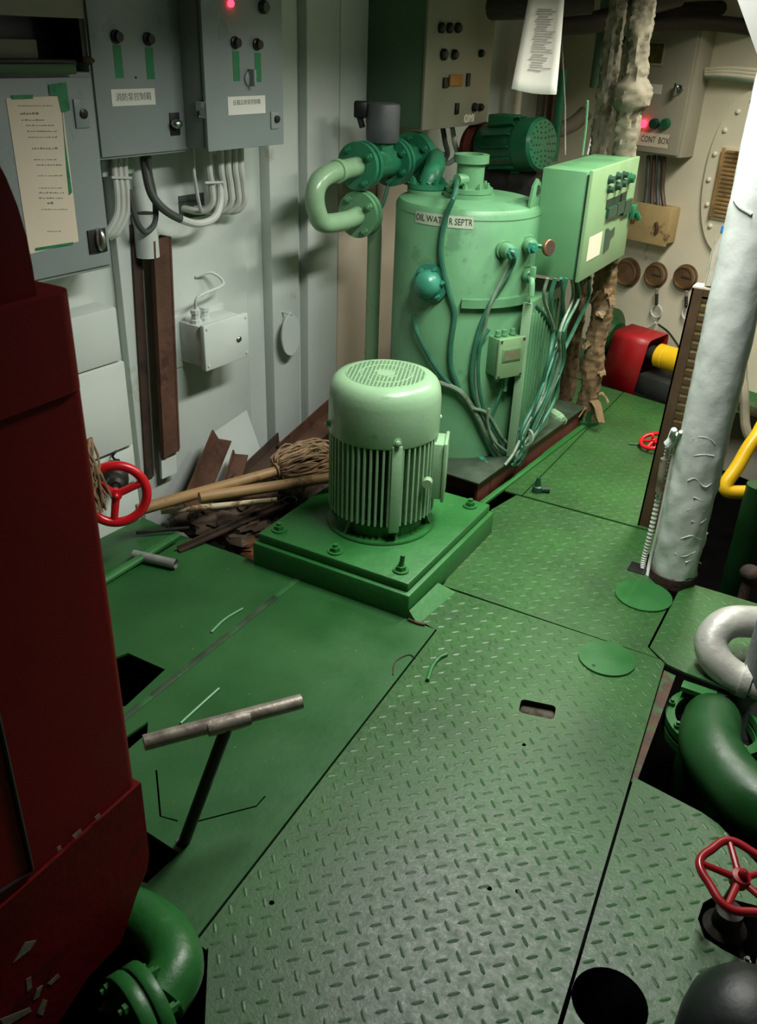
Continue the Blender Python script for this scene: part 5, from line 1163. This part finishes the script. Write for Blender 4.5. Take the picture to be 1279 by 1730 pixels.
# wires, lids, bits on the deck
for i, (pts, r, mt, lb) in enumerate((([(305, 1222), (340, 1190), (370, 1163)], .0035, 'tank_green', 'straight green wire lying above the T-handled key'), ([(357, 1068), (380, 1046), (410, 1028)], .0035, 'tank_green', 'bent green wire on the left plate'), ([(722, 1149), (730, 1126), (742, 1111), (755, 1105)], .006, 'plinth_green', 'short curved green strip on the chequer plate'), ([(664, 1140), (668, 1118), (690, 1106), (702, 1112)], .002, 'rust_dark', 'thin curled wire by the plate seam'), ([(690, 1046), (705, 1052), (718, 1055)], .005, 'rust', 'rusty sliver at the plinth corner'), ([(1063, 750), (1085, 752), (1100, 756)], .004, 'deep_green', 'dark wire on the far plate'))):
    m = MB(); m.tube(cat([fl(x, y, r) for x, y in pts], 4), r, 7); one('loose_wire', lb, 'wire', m, mt)
for (x, y, r, lb) in ((1025, 1114, .083, 'round green deck lid nearest the lifting slot'), (1087, 1008, .092, 'round green deck lid at the foot of the pillar')):
    c = fl(x, y); t = T('manhole_disc', lb, 'lid', (c.x, c.y, 0), group='round deck lids'); m = MB(); m.lathe([(r, 0.0), (r, .0065)], 44, Matrix.Translation(c)); P('disc', m, 'lid_green', t)
    if r < .09:
        m = MB(); c2 = fl(1003, 1124, .0065); m.lathe([(.006, 0), (.006, .0006)], 10, Matrix.Translation(c2)); P('finger_hole', m, 'gap_dark', t)
t = T('shackle_fitting', 'small green shackle fitting on the far chequer plate', 'fitting', fl(910, 826)); p = fl(908, 826, .012)
m = MB(); m.lathe([(.022, -.012), (.022, .012), (.014, .016), (.008, .05)], 10, Matrix.Translation(p)); P('stud', m, 'knob_green', t)
m = MB(); m.tube([p + Vector((.0, 0, .0)), p + Vector((.045, .02, .004))], .014, 10); P('lug', m, 'knob_green', t)
for (x, y, lb) in ((740 - 118 + 3, 0, ''),):
    pass
rn = random.Random(4); fk = MB()
for i in range(46):
    x, y = rn.choice(((rn.uniform(330, 640), rn.uniform(960, 1350))), ) if False else (rn.uniform(300, 690), rn.uniform(960, 1300))
    p = fl(x, y, .0004); s_ = rn.uniform(.0015, .004); a = rn.uniform(0, 6)
    fk.raw([(p.x + s_ * math.cos(a + k * 1.57) * (1 if k % 2 else .5), p.y + s_ * math.sin(a + k * 1.57) * (1 if k % 2 else .5), .0006) for k in range(4)], [(0, 1, 2, 3)])
P('paint_flakes', fk, 'lag_light', floor, kind='stuff', auto=0)

# ------------------------------------------------------------------ right side pipes
t = T('yellow_handrail', 'yellow bent pipe rail right of the white pillar', 'rail', aw(1228, 825, 3.3))
m = MB(); m.tube(cat([Vector((.2, 3.45, .45)), aw(1330, 690, 3.3), aw(1275, 742, 3.3), aw(1245, 790, 3.3), aw(1226, 818, 3.3), aw(1232, 830, 3.3), aw(1270, 832, 3.3), aw(1350, 834, 3.3), Vector((.2, 3.4, .12))], 6), .026, 12); P('rail_pipe', m, 'yellow', t)
m = MB(); _h = aw(1262, 560, 3.4)
m = MB(); m.tube(cat([Vector((_h.x + .02, _h.y + .05, 2.19)), Vector((_h.x + .01, _h.y + .02, 1.4)), _h, aw(1258, 680, 3.4), aw(1262, 730, 3.4), aw(1278, 745, 3.4), aw(1300, 740, 3.4)], 6), .018, 10); one('grey_hose', 'grey hose hanging behind the white pillar by the yellow rail', 'hose', m, 'lag_light')
t = T('machine_block', 'dark green machinery block in the shade right of the pillar', 'machine', (.55, 3.6, -.45))
m = MB(); m.box((.15, 3.15, -.45), (1.3, 3.9, .55), .03); P('block', m, 'deep_green', t)
m = MB(); m.box((.05, 2.9, -.45), (1.3, 3.14, -.12), .02); P('bed', m, 'bilge', t)
for (x, y, W_, r, z1, lb) in ((1262, 900, 3.3, .045, .5, 'dark green upright pipe beside the machine block'),):
    p = aw(x, y, W_); m = MB(); m.cyl((p.x, p.y, -.45), (p.x, p.y, p.z + z1 * .4), r, n=16); one('stub_pipe', lb, 'pipe', m, 'deep_green')
p = aw(1268, 968, 3.0); m = MB(); m.ball(p, .035, 1, 1, .8); m.cyl((p.x, p.y, -.45), p, .02, n=10); one('vent_head', 'small dark vent head behind the silver elbow', 'fitting', m, 'rust_dark')
t = T('silver_elbow', 'silver lagged U-shaped pipe elbow over the right deck plate', 'pipe', aw(1230, 1160, 2.55))
m = MB(); m.tube(cat([aw(1345, 1062, 2.62), aw(1285, 1052, 2.6), aw(1232, 1052, 2.58), aw(1203, 1078, 2.57), aw(1208, 1112, 2.55), aw(1240, 1142, 2.53), aw(1285, 1160, 2.5)], 6), .047, 22); P('elbow', m, 'silver', t)
m = MB(); m.tube([aw(1252, 1146, 2.52), aw(1268, 1152, 2.51)], .053, 22); P('wrap_band', m, 'silver', t)
m = MB(); p = aw(1222, 1170, 2.53); m.cyl(p, (p.x, p.y, -.4), .016, n=10); P('support_post', m, 'gap_dark', t)
p = aw(1325, 1090, 2.45); m = MB(); m.cyl((p.x, p.y, -.3), (p.x + .0, p.y, .55), .085, n=28); one('lagged_riser', 'thick grey cloth-lagged riser at the right edge', 'pipe', m, 'cloth_grey')
# green elbow coming out of the floor pit
t = T('green_elbow', 'large green pipe elbow rising from the open floor pit', 'pipe', fl(1200, 1230, -.2))
e = fl(1200, 1218, -.07); 
for dz in (0.0, -.035):
    m = MB(); m.lathe([(.128, -.012), (.138, -.012), (.138, .012), (.112, .012), (.112, -.012)], 44, Matrix.Translation(e + Vector((.015, -.005, dz))), cap=False); cr = P('collar_ring', m, 'lid_green', t)
bolts('collar_bolt', e + Vector((.015, -.005, .012)), (0, 0, 1), .125, 8, 'lid_green', cr, .010, .012)
m = MB(); m.tube(cat([e + Vector((.01, 0, -.3)), e + Vector((.01, 0, -.1)), e + Vector((.005, -.01, .01)), fl(1200, 1262, .02), fl(1238, 1322, .03), fl(1300, 1372, .03), fl(1390, 1415, .02)], 7), .078, 26); P('elbow', m, 'deep_green', t)
# foreground handwheel and valve in the cut-out
c = fl(1252, 1482, .13)
wheel('handwheel', 'dark red five-spoke handwheel at the right edge over the floor cut-out', c, (.12, -.1, 1),   .078, .0088, 5, 'red_deep', .06, .2, rot=1.2, hub=.24, cone=.006)
t = T('deck_valve', 'dark valve bonnet under the five-spoke handwheel', 'valve', (c.x, c.y, -.3))
m = MB(); m.lathe([(.07, -.2), (.07, -.12), (.05, -.1), (.045, -.02), (.03, -.01), (.028, .03)], 20, Matrix.Translation((c.x, c.y, 0))); P('bonnet', m, 'steel_dark', t)
bolts('bonnet_bolt', Vector((c.x, c.y, -.10)), (0, 0, 1), .06, 6, 'steel', t, .009, .012)
m = MB(); q_ = fl(1283, 1610, -.02); m.cyl(q_, q_ + Vector((.1, 0, 0)), .03, n=14); P('orange_union', m, 'orange', t)
p = fl(1262, 1742, .12); m = MB(); m.lathe([(.11, -.62), (.11, -.02), (.104, .03), (.085, .065), (.05, .088), (.01, .096)], 36, Matrix.Translation(p)); one('black_dome', 'glossy black domed cap in the bottom right corner', 'cap', m, 'dome_black')
# green elbow and flange under the red machine
t = T('floor_elbow', 'green pipe elbow with bolted flange beneath the red machine', 'pipe', fl(270, 1650))
el = [fl(165, 1530, .02), fl(238, 1552, .035), fl(283, 1592, .05), fl(296, 1640, .055), fl(268, 1690, .05)]
m = MB(); m.tube(cat(el, 7), .053, 24); P('elbow', m, 'plinth_green', t)
p = fl(262, 1700, .05); d = Vector((-.30, -.95, .05)).normalized()
m = MB(); m.lathe([(.055, -.002), (.086, 0), (.088, .003), (.088, .021), (.086, .024)], 44, axisM(p, d)); f = P('flange', m, 'plinth_green', t)
m = MB(); m.lathe([(.082, .024), (.082, .03)], 40, axisM(p, d)); P('gasket', m, 'rubber', t)
m = MB(); m.lathe([(.086, .03), (.088, .033), (.088, .052), (.086, .055)], 44, axisM(p, d)); P('flange', m, 'plinth_green', t)
bolts('flange_bolt', p, -d, .071, 6, 'plinth_green', f, .010, .012, .3)
bolts('flange_bolt', p + d * .055, d, .071, 6, 'plinth_green', f, .010, .012, .3)

# ------------------------------------------------------------------ red machine at the left edge
RXF, RYF = -.938, .803
t = T('red_machine', 'tall dark red painted machine casing filling the left edge', 'machine', (-1.25, .35, .12))
def rbody(m, x1, y1, z0, z1, rb, x0=-1.75, y0=-.35, rt=.0):
    """box with a rounded far right upright corner"""
    pl_ = [(x0, y0), (x1, y0)] + [(x1 - rb + rb * math.cos(a), y1 - rb + rb * math.sin(a)) for a in [i * PI / 12 for i in range(7)]] + [(x0, y1)]
    m.prism(pl_, z0, z1); return m
m = MB(); rbody(m, RXF, RYF + .02, .385, 1.285, .02); P('body_panel', m, 'red_dark', t)
# narrower top with a rounded crown
zt_, yt = 1.545, RYF - .03
prf = [(-.35, 1.285), (yt, 1.285)] + [(yt - .14 + .14 * math.cos(a), zt_ - .22 + .22 * math.sin(a)) for a in [i * PI / 2 / 9 for i in range(10)]] + [(-.35, zt_)]
m = MB(); m.raw([(-1.75, y, z) for y, z in prf] + [(RXF - .012, y, z) for y, z in prf], [tuple(range(len(prf) - 1, -1, -1)), tuple(range(len(prf), 2 * len(prf)))] + [(i, (i + 1) % len(prf), len(prf) + (i + 1) % len(prf), len(prf) + i) for i in range(len(prf))]); P('crown', m, 'red_dark', t)
m = MB(); rbody(m, RXF + .005, RYF + .022, 1.15, 1.287, .03); P('upper_band', m, 'red_dark', t)
sk = [ax(x, y, RXF + .006) for x, y in ((88, 1745), (150, 1650), (205, 1593))]
m = MB(); prf = [(-.35, sk[0].z - .1)] + [(q_.y, q_.z) for q_ in sk] + [(RYF - .02, .135), (RYF + .01, .165), (RYF + .02, .20), (RYF + .022, .385), (-.35, .385)]
m.raw([(-1.75, y, z) for y, z in prf] + [(RXF + .006, y, z) for y, z in prf], [tuple(range(len(prf) - 1, -1, -1)), tuple(range(len(prf), 2 * len(prf)))] + [(i, (i + 1) % len(prf), len(prf) + (i + 1) % len(prf), len(prf) + i) for i in range(len(prf))]); P('base_skirt', m, 'red_chipped', t)
for poly in (((22, 1627), (42, 1592), (62, 1588), (50, 1605)), ((44, 1655), (52, 1650), (54, 1668), (46, 1676)), ((56, 1690), (62, 1670), (72, 1664), (66, 1684)), ((80, 1662), (98, 1645), (101, 1650), (86, 1664)), ((62, 1712), (72, 1688), (80, 1690), (72, 1716)), ((0, 1722), (50, 1702), (54, 1708), (8, 1735)), ((96, 1432), (102, 1428), (104, 1434), (98, 1438)), ((122, 1412), (136, 1400), (138, 1405), (126, 1416)), ((160, 1380), (168, 1374), (170, 1379), (163, 1385))):
    q_ = [ax(x, y, RXF + .0062) for x, y in poly]; m = MB(); m.raw([tuple(p) for p in q_] + [(p.x + .0006, p.y, p.z) for p in q_], [(3, 2, 1, 0), (4, 5, 6, 7)] + [(i, (i + 1) % 4, 4 + (i + 1) % 4, 4 + i) for i in range(4)]); P('paint_chip', m, 'lag_light', t)
q1, q2, q3 = ax(5, 1250, RXF), ax(53, 1469, RXF), ax(-60, 1545, RXF)
q1.z = .9
m = MB(); m.tube([(RXF + .001, q1.y, q1.z), (RXF + .001, q2.y, q2.z), (RXF + .001, q3.y, q3.z)], .004, 6); P('panel_seam', m, 'black', t)
m = MB(); m.box((-1.7, -.3, -.5), (-1.15, .5, .12)); P('bed_frame', m, 'bilge', t)
